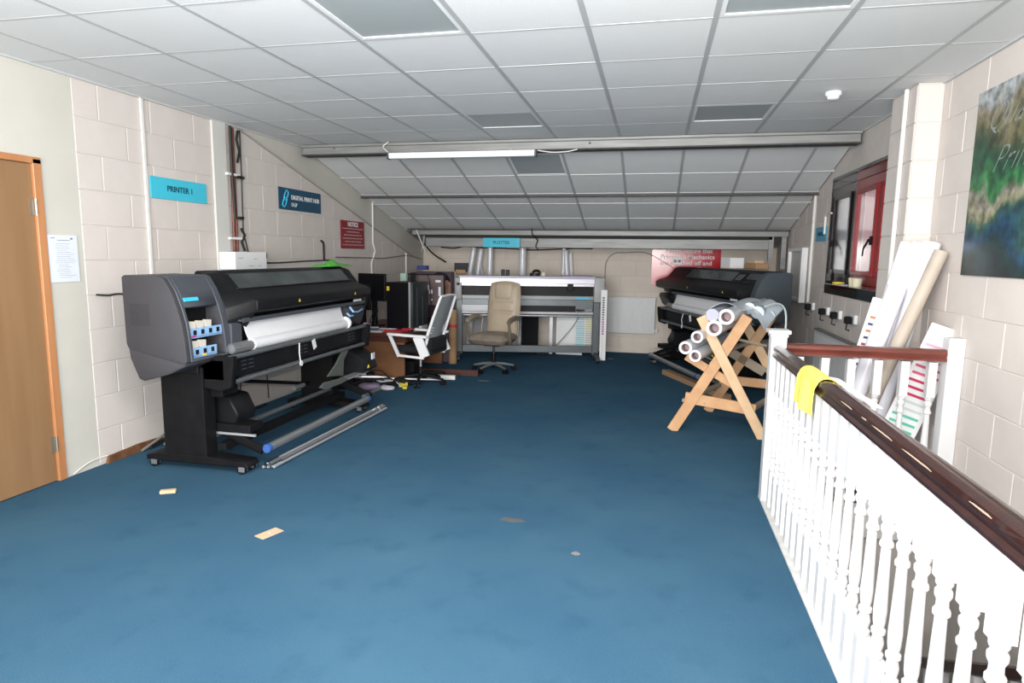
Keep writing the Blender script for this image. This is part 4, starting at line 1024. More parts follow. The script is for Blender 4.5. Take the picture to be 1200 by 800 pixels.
# computer tower: its side faces the camera, front edge right
t = thing('computer_tower', 'large black computer tower on the desk with a yellow sticker', 'computer', (-3.10, 7.12, .581), -.12)
g = G(); g.box(-.03, .270, 0, .42, 0, .57); g.build('case', M_pcblack, t, bevel=.004)
g = G(); g.box(.270, .290, -.003, .015, 0, .575); g.build('edge_strip', M_alu, t)
g = G(); g.box(.272, .315, .012, .42, 0, .57); fb = g.build('front_block', mat('soft_black_bezel', (.012, .018, .02), .4), t, bevel=.01, seg=2)
g = G(); g.box(.315, .318, .12, .13, .05, .50); g.box(.315, .318, .26, .27, .05, .4); g.cyl((.315, .2, .40), (.320, .2, .40), .008, n=8); g.build('trim_line', M_dgrey2, fb)
g = G(); g.box(-.025, .01, -.003, 0, .47, .52); g.build('sticker', M_yellowlabel, t)
def monitor(label, loc_, rz, w_, h_, z0, screen=M_screen, back=False):
    t = thing('monitor', label, 'monitor', loc_, rz)
    g = G(); g.box(-w_ / 2, w_ / 2, -.02, .02, z0, z0 + h_); g.build('bezel', M_black, t, bevel=.006)
    g = G(); g.box(-w_ / 2 + .02, w_ / 2 - .02, -.0225, -.02, z0 + .02, z0 + h_ - .02); s = g.build('screen', screen, t)
    g = G(); g.box(-.03, .03, .02, .06, 0.01, z0 + .1); g.build('stand', M_black, t)
    g = G(); g.box(-.11, .11, -.07, .11, 0, .015); g.build('base', M_black, t, bevel=.004)
    return t
t = monitor('wide black monitor with a mauve screen behind the computer tower', (-2.96, 7.99, .581), .05, .55, .60, .05)
for (a, b, c, d) in ((.02, .06, .44, .50), (.06, .11, .39, .44), (.19, .22, .36, .48), (.15, .22, .54, .57), (.08, .11, .30, .32)):
    g = G(); g.box(a, b, -.025, -.022, c, d); g.build('screen_window', M_printwhite, t)
g = G(); g.box(-.25, .25, -.0245, -.0222, .075, .24); g.build('screen_taskbar', mat('screen_dark', (.035, .02, .03), .3), t)
monitor('small dark monitor on the desk left of the computer tower', (-3.44, 7.40, .581), -.25, .42, .34, .32, M_pcblack)
t = monitor('dark second monitor low beside the near printer end', (-3.40, 7.0, .581), -.1, .26, .30, .24, M_pcblack)
t = thing('display_box', 'cardboard display box printed with a dark haired face', 'box', (-2.87, 8.34, 0), .0)
g = G(); g.box(-.36, .16, 0, .14, 0.0, 1.25); g.build('carton', M_dirtypink, t, bevel=.003)
g = G(); g.prism([(-.12, .95), (-.14, 1.12), (-.10, 1.22), (-.02, 1.25), (.08, 1.23), (.14, 1.16), (.155, 1.05), (.155, .84), (.0, .78), (-.06, .86)], 'y', -.003, 0); g.build('printed_hair', M_hair, t)
g = G(); g.prism([(.04, .86), (.03, 1.0), (.05, 1.10), (.10, 1.14), (.15, 1.10), (.156, .86), (.11, .80)], 'y', -.006, -.003); g.build('printed_face', M_skin, t)
g = G(); g.box(-.34, -.20, .0, .1, 1.271, 1.33); g.build('top_flap', M_navypaper, t)
t = thing('cardboard_tube', 'brown cardboard tube standing between the desk and the plotter', 'tube', (-2.66, 8.25, 0))
g = G(); g.ring((0, 0, 0), (.0, .02, .74), .055, .048); g.build('tube', M_card, t)
g = G(); g.ring((0, .01, .50), (0, .012, .54), .057, .05); g.build('tape_band', M_redpaper, t)
t = thing('cardboard_roll', 'brown kraft paper roll end beside the plotter top', 'roll', on_plotter(.05, .12, 1.201), pa); g = G(); g.cyl((-.06, 0, .04), (.08, 0, .04), .035); g.build('roll', M_card, t)

# papers and folders on desk
rn = random.Random(21)
def slab(name, label, cat, loc_, rz, sx, sy, sz, m, gr='papers and folders on the desk'):
    g = G(); g.box(-sx / 2, sx / 2, -sy / 2, sy / 2, 0, sz); o = g.build(name, m, bevel=min(.002, sz * .3)); o.location = loc_; o.rotation_euler = (0, 0, rz); return tag(o, label, cat, gr)
slab('box_file', 'pale board slab at the near edge of the desk', 'board', (-3.22, 6.84, .581), .1, .32, .12, .02, mat('pale_grey_board', (.48, .47, .44), .6))
slab('folder', 'navy folder on the desk behind the near printer', 'folder', (-3.30, 6.93, .602), .2, .28, .2, .015, M_navypaper)
slab('paper_sheet', 'white paper on the navy folder', 'paper', (-3.24, 6.95, .618), .5, .15, .11, .006, M_printwhite)
slab('folder', 'red folder on the desk in front of the computer tower', 'folder', (-3.00, 6.98, .581), -.15, .34, .2, .018, M_redpaper)
slab('folder', 'crimson folder at the right of the red one', 'folder', (-2.83, 7.06, .600), .1, .14, .08, .012, mat('crimson_paper', (.40, .015, .03), .5))
slab('paper_sheet', 'white sheet lying across the red folder', 'paper', (-3.12, 7.02, .600), .1, .30, .07, .006, M_printwhite)
slab('tissue_pack', 'small pink and white packet on a shelf edge left of the tower', 'packet', (-3.33, 6.98, .90 - .28), 0, .06, .05, .05, mat('pink_packet', (.75, .45, .55), .5))
slab('document_tray', 'pale tray on the desk under the white chair arm', 'tray', (-2.80, 7.35, .581), 0, .14, .2, .04, mat('pale_grey_board', (.48, .47, .44), .6))
cable('black cable loop rising behind the tower on the desk', [(-3.3, 7.75, .59), (-3.25, 7.8, .95), (-3.1, 7.85, 1.20), (-2.95, 7.85, 1.22), (-2.85, 7.85, 1.15), (-2.8, 7.8, .60)], .006)
cable('black cable tangle on the desk left of the tower', [(-3.35, 7.1, .585), (-3.32, 7.12, .75), (-3.25, 7.14, .82), (-3.3, 7.15, .65), (-3.22, 7.12, .60)], .006)
t = thing('paper_cup', 'mint green paper cup behind the computer tower', 'cup', (-3.12, 7.70, .581)); g = G(); g.box(-.06, .02, -.02, .04, 0, .66); g.build('body', mat('mint_card', (.35, .50, .42), .5), t); t['label'] = 'narrow mint green carton behind the computer tower'; t['category'] = 'carton'; t.name = 'carton'
slab('ring_binder', 'black ring binder standing behind the tower beside the mint carton', 'binder', (-3.03, 7.74, .581), 0, .05, .06, .67, M_black, None)

# clutter under / before the desk
slab('toolbox', 'low black toolbox under the desk behind the white chair', 'toolbox', (-3.02, 7.25, 0), .1, .42, .26, .20, M_black, None)
slab('drive_case', 'dark flat case on the floor between printer and white chair', 'case', (-3.22, 6.50, 0), .3, .34, .20, .07, M_black, None)
def blob(name, label, cat, loc_, sx, sy, sz, m, seed):
    rn = random.Random(seed); bm = bmesh.new(); bmesh.ops.create_icosphere(bm, subdivisions=2, radius=.5)
    for v in bm.verts:
        k = 1 + rn.uniform(-.18, .18); v.co = Vector((v.co.x * sx * k, v.co.y * sy * k, max(0, (v.co.z + .35) * sz * k)))
    me = bpy.data.meshes.new(name); bm.to_mesh(me); bm.free(); me.materials.append(m)
    for p in me.polygons: p.use_smooth = True
    o = link(name, me); o.location = loc_; return tag(o, label, cat)
blob('plastic_bag', 'mauve plastic bag on the floor before the desk', 'bag', (-3.02, 6.28 + .1, 0), .26, .18, .09, mat('mauve_bag', (.26, .20, .30), .4), 4)
blob('plastic_bag', 'white crumpled bag on the floor right of the mauve one', 'bag', (-2.83, 6.42, 0), .18, .12, .06, mat('white_bag', (.50, .48, .52), .4), 5)
blob('cloth_heap', 'dark purple heap of cloth under the desk', 'cloth', (-3.15, 6.62, 0), .40, .22, .13, mat('dark_purple_cloth', (.035, .025, .045), .9), 6)
blob('cloth_heap', 'black bag heap by the foot of the near printer', 'bag', (-3.36, 6.38, 0), .30, .24, .16, M_fabricblack, 7)
blob('cloth_heap', 'black clutter heap under the white chair', 'bag', (-2.62, 7.26, 0), .36, .2, .10, M_fabricblack, 9)
slab('cable_reel', 'yellow and black clamp on the floor under the white chair', 'clamp', (-2.72, 6.62, 0), .4, .10, .06, .05, mat('yellow_tool', (.55, .42, .03), .5), None)
slab('tool', 'small yellow tool beside the clamp under the white chair', 'tool', (-2.66, 6.52, 0), .2, .05, .04, .03, mat('yellow_tool', (.55, .42, .03), .5), None)
slab('extension_lead', 'white extension lead with sockets on the floor behind the white chair', 'extension lead', (-2.45, 7.16, 0), .12, .34, .06, .05, M_duct, None)
slab('white_plug', 'white plug-in adaptor on the clutter under the desk', 'adaptor', (-2.92, 6.90, .12), .2, .10, .08, .07, M_whiteplastic, None)
slab('white_plug', 'second white adaptor on the clutter, left of the other', 'adaptor', (-3.10, 6.83, .10), .6, .06, .05, .045, M_whiteplastic, None)
blob('cloth_heap', 'black box heap under the desk top left of the chair', 'bag', (-2.98, 6.90, 0), .40, .2, .12, M_fabricblack, 19)
slab('timber_batten', 'dark timber batten on the floor behind the white chair', 'timber', (-2.45, 7.45, 0), .05, .75, .06, .07, M_desktop, None)
for k, (a, b, l_) in enumerate((((-3.25, 6.50, .10), (-2.35, 6.98, .03), 'silver tube lying across the clutter under the desk'), ((-3.3, 6.42, .12), (-2.9, 6.62, .10), 'short grey tube on the clutter by the near printer'))):
    g = G(); g.cyl((0, 0, 0), Vector(b) - Vector(a), .012, n=10); o = g.build('metal_tube', M_alu); o.location = a; tag(o, l_, 'tube')
cable('tangle of black leads on the floor between printer and white chair', [(-3.3, 6.3, .02), (-3.1, 6.4, .09), (-2.95, 6.48, .10), (-2.8, 6.52, .05), (-2.7, 6.7, .02), (-2.85, 6.8, .02), (-3.0, 6.6, .12)], .008)

blob('cloth_heap', 'black heap against the desk end panel', 'bag', (-3.25, 6.64, 0), .34, .16, .22, M_black, 31)
blob('cloth_heap', 'dark blue heap left of the white chair base', 'cloth', (-2.98, 6.60, 0), .26, .18, .12, mat('dark_blue_cloth', (.012, .016, .035), .8), 32)
blob('cloth_heap', 'black bag beside the yellow clamp', 'bag', (-2.80, 6.72, 0), .26, .16, .10, M_fabricblack, 33)
slab('connector_block', 'small white connector block on the black heap by the desk', 'connector', (-3.18, 6.56, .12), .6, .06, .05, .04, M_whiteplastic, None)
slab('magazine', 'pale magazine lying among the cables before the desk', 'magazine', (-2.90, 6.52, .075), .8, .16, .10, .008, M_printwhite, None)
cable('second tangle of black leads in front of the desk', [(-3.4, 6.55, .03), (-3.2, 6.5, .14), (-3.0, 6.62, .17), (-2.85, 6.55, .1), (-2.7, 6.6, .05), (-2.6, 6.75, .02)], .009)
cable('thin white lead across the clutter before the desk', [(-3.2, 6.45, .12), (-3.0, 6.5, .13), (-2.85, 6.6, .09), (-2.7, 6.5, .03)], .005, M_duct)

# ------------------------------------------------------------------ office chairs
def star_base(t, r, m, cm, rot, hub_z=.09, cast=.03, arm=.022, chrome_leg=False):
    for k in range(5):
        a = rot + 2 * PI * k / 5; c, s = math.cos(a), math.sin(a)
        g = G(); g.tube([(0.02 * c, .02 * s, hub_z), (r * .5 * c, r * .5 * s, hub_z - .01), (r * c, r * s, hub_z - .035)], [arm, arm * .85, arm * .6], n=8)
        lg = g.build('leg', m, t)
        g = G(); px, py = r * c, r * s; nx, ny = -s, c
        g.cyl((px + nx * .012, py + ny * .012, cast), (px + nx * .030, py + ny * .030, cast), cast, n=14)
        g.cyl((px - nx * .030, py - ny * .030, cast), (px - nx * .012, py - ny * .012, cast), cast, n=14)
        g.cyl((px, py, cast), (px, py, hub_z - .03), .009, n=8)
        g.build('caster', cm, lg)
def white_chair():
    t = thing('office_chair', 'white framed office chair with grey mesh back and black seat', 'office chair', (-2.60, 6.86, 0), 0)
    star_base(t, .28, M_black, M_black, -1.35, hub_z=.10)
    g = G(); g.cyl((0, 0, .08), (0, 0, .20), .024); g.build('gas_lift_sleeve', M_black, t)
    g = G(); g.cyl((0, 0, .18), (0, 0, .40), .013); g.build('gas_lift', M_alu, t)
    # local frame: chair faces -x (towards the desk), slightly to the camera
    R_ = Matrix.Rotation(PI - .12, 4, 'Z') 
    g = G(); g.prism([(-.24, -.22), (.22, -.22), (.26, -.12), (.26, .12), (.22, .22), (-.24, .22)], 'z', .385, .455)
    g.v = [tuple(R_ @ Vector(v)) for v in g.v]; g.build('seat', M_fabricblack, t, bevel=.025, seg=2)
    g = G(); g.prism([(-.24, -.21), (-.16, -.21), (-.16, .21), (-.24, .21)], 'z', .37, .56); g.v = [tuple(R_ @ Vector(v)) for v in g.v]; g.build('seat_rear_pad', M_fabricblack, t, bevel=.02)
    # back: frame of two posts and top/bottom, leaning back
    def bk(y, z): # local x for height z
        if z < .60: return -.20 - (.60 - z) * -.22
        return -.20 - (z - .60) * .36
    def q(y, z): return R_ @ Vector((bk(y, z), y, z))
    for s in (-1, 1):
        g = G(); g.tube([q(s * .19, .46), q(s * .215, .60), q(s * .215, .80), q(s * .20, 1.0), q(s * .19, 1.03)], [.022, .018, .016, .015, .013], n=8); g.build('back_frame', M_whiteplastic, t)
    g = G(); g.tube([q(-.19, 1.03), q(0, 1.04), q(.19, 1.03)], .013); g.build('back_frame', M_whiteplastic, t)
    g = G(); g.tube([q(-.19, .50), q(0, .48), q(.19, .50)], .03); g.build('back_frame', M_whiteplastic, t)
    g = G(); g.grid(lambda u, v: q((v - .5) * .40, .50 + .53 * u) + R_.to_3x3() @ Vector((.012 - .03 * math.sin(PI * v), 0, 0)), 8, 6); g.build('mesh_back', M_mesh, t, solid=.006)
    for z in (.62, .65, .68):
        g = G(); g.tube([q(-.2, z), q(0, z - .02), q(.2, z)], .008); g.build('lumbar_bar', M_whiteplastic, t)
    # arms: closed trapezoid loops
    for s in (-1, 1):
        y = s * .27
        pts = [(-.17, y, .40), (.12, y, .345), (.06, y, .345)]
        loop = [(-.19, .60), (.26, .60), (.20, .50), (.10, .36), (-.16, .36), (-.19, .50)]
        g = G()
        def seg(a, b, wd, th): g.bar(R_ @ Vector((a[0], y, a[1])), R_ @ Vector((b[0], y, b[1])), th, wd, up=R_.to_3x3() @ Vector((0, 0, 1)) if abs(a[0] - b[0]) > abs(a[1] - b[1]) else R_.to_3x3() @ Vector((1, 0, 0)))
        g.bar(R_ @ Vector((-.22, y, .585)), R_ @ Vector((.27, y, .595)), .055, .028)
        g.bar(R_ @ Vector((.25, y, .59)), R_ @ Vector((.13, y, .345)), .032, .035)
        g.bar(R_ @ Vector((.14, y, .36)), R_ @ Vector((-.18, y, .345)), .03, .026)
        g.bar(R_ @ Vector((-.20, y, .36)), R_ @ Vector((-.10, y, .585)), .032, .11)
        g.build('armrest', M_whiteplastic, t, bevel=.004)
        g = G(); g.bar(R_ @ Vector((.0, y, .37)), R_ @ Vector((.0, y * .7, .385)), .06, .02); g.build('arm_bracket', M_black, t)
    return t
white_chair()
def beige_chair():
    t = thing('office_chair', 'worn beige leather office chair with high back before the plotter', 'office chair', (-1.98, 7.86, 0), -.15)
    star_base(t, .27, M_steel, M_black, -1.85, hub_z=.10)
    g = G(); g.cyl((0, 0, .08), (0, 0, .24), .028); g.build('gas_lift_sleeve', M_black, t)
    g = G(); g.cyl((0, 0, .2), (0, 0, .36), .016); g.build('gas_lift', M_chrome, t)
    g = G(); g.box(-.10, .10, -.10, .10, .335, .375); g.build('mechanism', M_black, t, bevel=.006)
    # seat cushion, faces the camera (-y), turned slightly to the left
    def seat_g():
        bm = bmesh.new(); bmesh.ops.create_cube(bm, size=1)
        return bm
    def cushion(name, cx, cy, cz, sx, sy, sz, m, M=Matrix.Identity(4), puff=.02, n=8, nr=.0):
        g = G(); N = n
        def sq(u, v):
            return u, v
        top = []
        for side in (1, -1):
            def f(u, v, side=side):
                a = 2 * u - 1; b = 2 * v - 1
                rr = (1 - abs(a) ** 6) * (1 - abs(b) ** 6); h = max(0, rr) ** .35
                # round the plan corners
                k = 1 - .10 * (a * a * b * b)
                return M @ Vector((cx + a * sx / 2 * k, cy + b * sy / 2 * k, cz + side * (sz / 2 * h + puff * (1 - a * a) * (1 - b * b))))
            g.grid(f, 12, 12)
        me = g.mesh(name, m, smooth=True, ang=60)
        return link(name, me, t)
    cushion('seat', .0, -.03, .43, .54, .54, .12, M_beigeworn)
    Mb = Matrix.Translation((.03, .20, .42)) @ Matrix.Rotation(math.radians(90 - 9), 4, 'X')
    b = cushion('backrest', 0, .36, .0, .46, .76, .10, M_beige, Mb)
    cushion('headrest_pad', 0, .60, .065, .24, .22, .03, M_beige, Mb, .008)
    cushion('lumbar_pad', 0, .20, .065, .33, .26, .025, M_beige, Mb, .010)
    cushion('middle_pad', 0, .40, .062, .33, .14, .025, M_beige, Mb, .008)
    for s in (-1, 1):
        x = s * .28
        g = G(); g.tube([(x, -.20, .655), (x, -.12, .685), (x, .02, .70), (x, .16, .685), (s * .25, .22, .66)], [.030, .034, .032, .026, .018], n=8); pad = g.build('armrest', M_armrest if s > 0 else M_beigeworn, t)
        g = G(); g.tube([(x, -.19, .65), (x, -.17, .56), (x, -.14, .44), (x * .9, -.08, .38), (x * .6, .0, .37)], .019, n=8); g.tube([(s * .25, .21, .66), (s * .26, .20, .56), (s * .26, .17, .44)], .013, n=8); g.build('arm_support', M_armrest, pad)
    return t
beige_chair()

# ------------------------------------------------------------------ wooden roll stand with rolls
DV = Vector((.36, .80, 0))                   # from front frame to rear frame
F0 = Vector((.20, 5.56, 0)); F1 = Vector((.93, 5.50, 0))
st = thing('roll_stand', 'pine X-shaped trestle holding rolls of vinyl', 'trestle', (.56, 5.9, 0))
O = Vector((.56, 5.9, 0))
ex = (F1 - F0).normalized()
def plank(a, b, wd, th, m, name='plank', off=0):
    fwd = DV.normalized(); n_ = Vector((0, -1, 0))
    a = Vector(a) + DV.normalized() * off - O; b = Vector(b) + DV.normalized() * off - O
    g = G(); g.bar(a, b, wd, th, up=(ex.cross(Vector((0, 0, 1)))).normalized()); return g.build(name, m, st, bevel=.003)
def fp_(x, z): # point in front frame plane from world x
    tt = (x - F0.x) / (F1.x - F0.x); return Vector((x, F0.y + tt * (F1.y - F0.y), z))
plank(fp_(.41, 1.005), fp_(.955, -.0), .082, .030, M_pinepale, off=-.035)
plank(fp_(.765, 1.02), fp_(.205, .0), .09, .034, M_pine)
plank(fp_(.30, .30), fp_(.87, .235), .095, .03, M_pine, off=.005)
plank(fp_(.285, .655), fp_(.70, .42), .07, .03, M_pine, off=.033)
for (a, b, m) in (((.43, .98), (.98, .02), M_pinepale), ((.765, 1.02), (.205, .0), M_pine), ((.30, .33), (.90, .30), M_pine), ((.285, .655), (.70, .42), M_pinegrey)):
    plank(fp_(*a) + DV, fp_(*b) + DV, .085, .03, m, off=.0 if m is not M_pinepale else .034)
# length-wise ties
g = G(); g.bar(fp_(.55, .70) - O, fp_(.55, .70) + DV - O, .05, .03); g.build('tie', M_pinegrey, st, bevel=.003)
g = G(); g.bar(fp_(.30, .27) - O, fp_(.30, .27) + DV - O, .05, .03); g.build('tie', M_pinegrey, st, bevel=.003)
g = G(); g.bar(fp_(.84, .24) - O, fp_(.84, .24) + DV - O, .05, .03); g.build('tie', M_pinegrey, st, bevel=.003)
g = G(); g.bar(fp_(.66, .86) - O + Vector((.0, .1, -.04)), fp_(.82, .74) + DV * .4 - O, .06, .022); g.build('tie', M_pinegrey, st, bevel=.003)
for (x, z) in ((.50, .63), (.46, .27), (.55, .72)):
    p = fp_(x, z) - O + Vector((0, -.05, 0)); g = G(); g.cyl(p, p + Vector((0, .012, 0)), .006, n=8); g.build('screw', M_steel, st)

M_film = mat('pale_blue_film', (.50, .57, .62), .25, coat=.3)
RD = Vector((.30, .90, .0)).normalized()
def vinyl(label, x, z, r, y=5.42, ln=1.25, start=0.0, dz=.02, m=None, ends=True):
    p = fp_(x, z) + RD * (-.16 + start)
    t = thing('vinyl_roll', label, 'roll', tuple(p), 0, 'vinyl rolls on the pine trestle')
    e = RD * ln + Vector((0, 0, dz))
    g = G(); g.ring((0, 0, 0), e, r, r * .72, n=24) if ends else g.cyl((0, 0, 0), e, r, r * .6, n=24); g.build('vinyl', m or M_roll, t)
    if not ends: return t
    g = G(); g.ring(-RD * .004, RD * .02, r * .93, r * .66, n=24); g.build('roll_edge', M_rollend, t)
    g = G(); g.ring(RD * .012, e * .98, r * .69, r * .60, n=20); g.cyl(RD * .10, RD * .11, r * .62, n=18); g.build('core', M_core, t)
    return t
vinyl('vinyl roll with white ring end, top right in the trestle', .632, 1.02, .064)
vinyl('vinyl roll with white ring end, just below the top right one', .548, .925, .064, start=-.02)
vinyl('grey closed roll top left in the trestle beside the ring ends', .525, 1.03, .052, start=.0, ends=False, m=mat('grey_lilac_vinyl', (.42, .42, .50), .4))
vinyl('vinyl roll end, uppermost of the lower three in the trestle', .415, .845, .050)
vinyl('vinyl roll end, leftmost of the lower three in the trestle', .335, .755, .054, start=-.03)
vinyl('vinyl roll end, lowest of the lower three in the trestle', .412, .690, .050, start=-.02)
t = vinyl('pale blue-white film roll lying on top of the trestle rolls', .71, 1.06, .050, start=.50, ln=.75, ends=False, m=M_film)
t = vinyl('pale blue-white film roll on top, leaning to the right', .79, 1.03, .055, start=.45, ln=.7, ends=False, m=M_film)
t = vinyl('white roll lying behind in the upper right of the trestle', .86, .99, .05, start=.60, ln=.6, ends=False, m=M_film)
def drape(label, a, b, c, d, bulge, sag):
    """sheet with corners a b (front) c d (rear), arched between"""
    a, b, c, d = map(Vector, (a, b, c, d))
    def f(u, v):
        p = (a * (1 - u) + b * u) * (1 - v) + (c * (1 - u) + d * u) * v
        return p + Vector((0, 0, bulge * math.sin(PI * u) * (1 - .3 * v) - sag * math.sin(PI * v) * .3 + .006 * math.sin(7 * v + 4 * u)))
    g = G(); g.grid(f, 10, 10); o = g.build('film_sheet', M_film, solid=.003, ang=80); base_at(o, a)
    return tag(o, label, 'film sheet')
drape('pale blue film sheet arching over the left rolls of the trestle', (.43, 5.58, 1.03), (.73, 5.62, 1.06), (.75, 6.25, 1.06), (1.0, 6.2, 1.10), .07, .02)
drape('pale blue film sheet hanging over the right side of the trestle', (.72, 5.66, 1.05), (.93, 5.66, .90), (.98, 6.2, 1.10), (1.14, 6.1, 1.05), .06, .02)
drape('small folded flap of film between the trestle planks', (.60, 5.60, .93), (.74, 5.62, .97), (.80, 6.0, .96), (.90, 6.0, .90), .02, .0)
cable('pale grey tube curling off the trestle down behind the white newel', [(.90, 5.55, 1.10), (1.02, 5.65, 1.12), (1.09, 5.7, 1.05), (1.10, 5.7, .85), (1.09, 5.68, .60)], .008, mat('pale_green_tube', (.50, .58, .56), .4), 'tube')
slab('timber_batten', 'long brown batten lying on the floor beside the far printer', 'timber', (.50, 7.6, 0), .42, .10, 1.5, .06, M_card, None)

# ------------------------------------------------------------------ rolls leaning on the right wall
def lean(name, label, p0, p1, r, m, gr, hollow=False, cat='roll'):
    t = thing(name, label, cat, p0, 0, gr); d = Vector(p1) - Vector(p0)
    g = G(); g.ring((0, 0, 0), d, r, r * .8, n=24) if hollow else g.cyl((0, 0, 0), d, r, n=24)
    g.build('roll', m, t)
    if not hollow:
        dn = d.normalized(); g = G(); g.ring(d, d + dn * .004, r * .98, r * .55, n=20); g.build('end_ring', M_rollend, t)
    return t
M_rw = mat('bright_white_vinyl', (.80, .80, .86), .22, noise=.03, nscale=3, coat=.4)
Gr = 'white rolls leaning by the window'
def lp(u0, z0, u1, z1, y): return (u0, y, z0), (u1, y, z1)
lean('vinyl_roll', 'tall white roll leaning by the pier, leftmost at the top', (1.20, 4.46, .02), (1.545, 4.50, 1.60), .038, M_rw, Gr)
lean('vinyl_roll', 'tall white roll leaning by the pier, second from the left', (1.28, 4.47, .02), (1.61, 4.50, 1.60), .038, M_rw, Gr)
lean('vinyl_roll', 'thick tall white roll leaning by the pier, right of the other two', (1.34, 4.38, .02), (1.66, 4.44, 1.60), .055, M_rw, Gr)
lean('vinyl_roll', 'shorter white roll leaning in front of the tall ones', (1.13, 4.34, .02), (1.475, 4.38, 1.33), .055, M_rw, Gr)
lean('vinyl_roll', 'cream roll half hidden behind the beige cardboard tube', (1.45, 4.52, .02), (1.69, 4.54, 1.58), .035, mat('cream_vinyl', (.70, .64, .58), .4), Gr)
lean('cardboard_tube', 'long beige cardboard tube leaning beside the poster', (1.16, 4.28, .02), (1.68, 4.33, 1.55), .040, M_tubebeige, None, True, 'tube')
lean('cardboard_tube', 'brown cardboard tube mostly hidden behind the beige tube', (1.24, 4.36, .02), (1.60, 4.40, 1.28), .030, mat('tan_tube', (.45, .29, .17), .7), None, True, 'tube')
def lchart(label, c0, c1, w_, cols, y):
    d = Vector((c1[0] - c0[0], 0, c1[1] - c0[1])); L_ = d.length; a = math.atan2(d.x, d.z)
    t = thing('colour_chart', label, 'colour chart', (c0[0], y, c0[1])); t.rotation_euler = (0, a, 0)
    g = G(); g.box(-w_ / 2, w_ / 2, 0, .005, 0, L_); g.build('board', M_whiteplastic, t, bevel=.001)
    n = len(cols); rows = int((L_ - .16) / .045)
    for r in range(rows):
        z = L_ - .12 - r * .045; f = r / rows; band = cols[min(int(f * len(cols)), len(cols) - 1)]
        nc = 1 if w_ > .15 else 2
        for c in range(nc):
            col = band[(c + r) % len(band)] if len(band) > 1 else band[0]
            x = -w_ / 2 + .02 + c * (w_ - .04) / nc
            g = G(); g.box(x, x + (w_ - .04) / nc - .008, -.0025, 0, z - .016, z); g.build('swatch', mat('sw_%d_%d_%d' % tuple(int(v * 99) for v in col), col, .5), t)
    return t
lchart('colour swatch card leaning under the window, left of the white rolls', (1.19, .12), (1.44, 1.245), .12, [[(.45, .18, .06), (.05, .05, .12)], [(.30, .04, .10), (.10, .05, .25)], [(.25, .05, .12), (.05, .05, .08)], [(.45, .10, .14), (.10, .03, .10)], [(.10, .04, .16)], [(.22, .38, .10)], [(.15, .35, .08), (.05, .12, .05)]], 4.50)
lchart('colour swatch card with pink stripes leaning right of the beige tube', (1.36, .06), (1.715, 1.10), .20, [[(.70, .36, .44)], [(.62, .10, .20)], [(.50, .03, .10)], [(.55, .62, .60)], [(.12, .50, .36)], [(.03, .30, .20)], [(.02, .12, .12), (.22, .02, .08)], [(.10, .02, .10), (.02, .02, .03)]], 4.20)

# ------------------------------------------------------------------ balustrade
bal = thing('balustrade', 'white turned balustrade with dark stained handrails round the stairwell', 'balustrade', (.745, 4.06, 0))
BO = Vector((.745, 4.06, 0))
def newel(x, y, h, s, name='newel_post', z0=0, par=None, org=BO, cap=True):
    g = G(); g.box(x - s / 2, x + s / 2, y - s / 2, y + s / 2, z0, h)
    if cap: g.box(x - s / 2 - .018, x + s / 2 + .018, y - s / 2 - .018, y + s / 2 + .018, h, h + .022); g.box(x - s / 2 - .006, x + s / 2 + .006, y - s / 2 - .006, y + s / 2 + .006, h - .02, h)
    g.v = [tuple(Vector(v) - org) for v in g.v]
    return g.build(name, M_white, par or bal, bevel=.003)
newel(.745, 4.06, 1.05, .088)
newel(1.69, 4.06, 1.06, .085, cap=False)
# turned baluster: square top, turnings, square foot
BP_OLD = [(.0140, .245), (.0205, .25), (.0215, .262), (.015, .268), (.0145, .274), (.0215, .280), (.0215, .292), (.0155, .300), (.018, .32), (.0215, .36), (.0205, .40), (.0175, .50), (.0155, .60), (.0145, .655), (.020, .662), (.0205, .672), (.0150, .680), (.015, .695), (.0155, .705), (.0215, .712), (.0215, .724), (.015, .732)]
BP = [(.0150, .232), (.0205, .238), (.0215, .250), (.0150, .258), (.0185, .275), (.0200, .290), (.0150, .312), (.0215, .320), (.0215, .332), (.0155, .340), (.019, .36), (.0205, .40), (.0175, .48), (.0155, .56), (.0145, .605), (.0205, .612), (.0205, .624), (.0150, .632), (.0145, .650), (.0205, .662), (.0205, .676), (.0150, .684), (.0205, .694), (.0205, .702), (.016, .708)]
def baluster_mesh(h=.915, s=.044):
    g = G(); g.box(-s / 2, s / 2, -s / 2, s / 2, 0.012, .232); g.box(-s / 2, s / 2, -s / 2, s / 2, .708, h); g.lathe(BP, n=12)
    return g.mesh('baluster', M_white, bevel=.0)
bmz = baluster_mesh()
n = 0
y = 3.93
while y > .15:
    link('baluster', bmz, bal, tuple(Vector((.745, y, 0)) - BO)); y -= .131
for i in range(6):
    link('baluster', bmz, bal, tuple(Vector((.872 + i * .143, 4.06, 0)) - BO))
railp = [(-.036, .915), (.036, .915), (.036, .925), (.026, .935), (.034, .955), (.030, .972), (.014, .982), (-.014, .982), (-.030, .972), (-.034, .955), (-.026, .935), (-.036, .925)]
g = G(); g.prism([(a, b) for a, b in railp], 'y', -4.0, -.045); hr = g.build('handrail', M_rail, bal); hr['label'] = 'dark near-black stained handrail with bare chips'
g = G(); g.prism([(a, b + .01) for a, b in railp], 'x', .045, .905); hr2 = g.build('handrail', M_rail2, bal); hr2['label'] = 'reddish stained short handrail'
rn = random.Random(2)
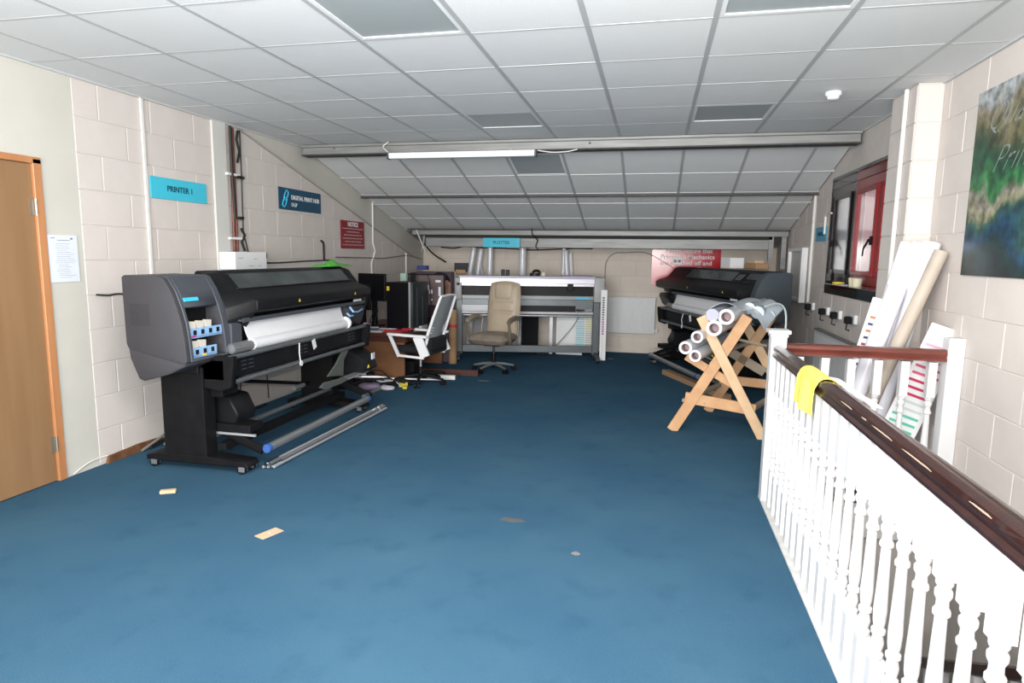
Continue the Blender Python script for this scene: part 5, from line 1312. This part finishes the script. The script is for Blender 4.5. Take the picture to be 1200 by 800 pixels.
for (y, l_, x) in ((-1.62, .14, -.033), (-1.78, .05, -.033), (-2.02, .18, -.033), (-2.30, .20, -.033), (-2.6, .10, -.033)):
    g = G(); g.prism([(y, .9635), (y + l_ * .3, .9625), (y + l_, .9635), (y + l_ * .8, .9655), (y + l_ * .2, .966)], 'x', x - .0012, x + .004); g.build('bare_chip', M_chip, hr)
# yellow cloth over the rail
def cloth(u, v):
    # u across the rail, v along
    w_ = (u - .5) * .40; y = 3.06 + (v - .5) * .34 + .03 * math.sin(6 * u)
    r = .043
    side = -1 if w_ < 0 else 1; a = abs(w_)
    arc = r * PI / 2
    if a < arc: th = a / r; x = side * r * math.sin(th); z = .948 + r * math.cos(th)
    else:
        dd = (a - arc); x = side * (r + .008 + .10 * dd + .012 * math.sin(9 * v + 3 * side)); z = .948 - dd * (1.0 if side < 0 else .8)
    return (x, y - 3.06 + (.10 * (a - arc) * (v - .5) if a > arc else 0), z + .0015)
g = G(); g.grid(cloth, 26, 12); o = g.build('cleaning_cloth', M_yellow, solid=.003, ang=70); o.location = (.745, 3.06, 0); tag(o, 'yellow cleaning cloth draped over the dark handrail', 'cloth')
g = G(); g.grid(lambda u, v: (.022 + .040 * u, -.28 + .56 * v, .985 - .006 * u + .002 * math.sin(9 * v)), 3, 8); o = g.build('paper_strip', M_printwhite, solid=.0015); o.location = (.745, 2.70, 0); tag(o, 'pale strip of paper lying on the handrail beside the yellow cloth', 'paper strip')

# ------------------------------------------------------------------ stairwell
g = G(); g.box(XR - .002, XR, YF, 4.11, -2.7, -.0); g.box(.79, XR, 4.03, 4.11, -2.7, -.15); g.box(.73, .79, YF, 4.11, -2.7, -.15); struct(g.build('wall_stairwell', M_stairwall, smooth=False))
g = G(); g.box(.6, XR + .3, YF, 4.2, -2.8, -2.7); struct(g.build('floor_lower', mat('grey_carpet', (.12, .12, .13), .95)))
sr = thing('stair_balustrade', 'dark lower handrail with white spindles down in the stairwell', 'balustrade', (1.60, 3.0, -1.2))
SO = Vector((1.60, 3.0, -1.2))
def srz(y): return -.33 - (y - 3.6) * -.0 - max(0, (y - 2.2)) * 0
def stz(y): return -.55 - (3.95 - y) * -.0
ya, za, yb, zb2 = 1.6, .55, 3.9, -.85
sl = (zb2 - za) / (yb - ya)
g = G(); g.bar(Vector((1.60, ya, za)) - SO, Vector((1.60, yb, zb2)) - SO, .065, .06); g.build('handrail', M_rail, sr, bevel=.01)
y = 1.8
while y < 3.85:
    z = za + sl * (y - ya)
    g = G(); g.box(-.02, .02, -.02, .02, -.85, -.62); g.box(-.02, .02, -.02, .02, -.22, -.03); g.lathe([(.014, -.62), (.02, -.60), (.014, -.58), (.02, -.5), (.014, -.26), (.02, -.24), (.014, -.22)], n=10)
    o = g.build('baluster', M_white, sr); o.location = Vector((1.60, y, z)) - SO; y += .16
for i in range(11):
    y0 = 1.4 + i * .23; zt = .55 + sl * (y0 - ya) - .80
    g = G(); g.box(.80, XR - .005, y0, y0 + .25, zt - .18, zt); o = struct(g.build('stair_step', mat('grey_carpet', (.12, .12, .13), .95)))
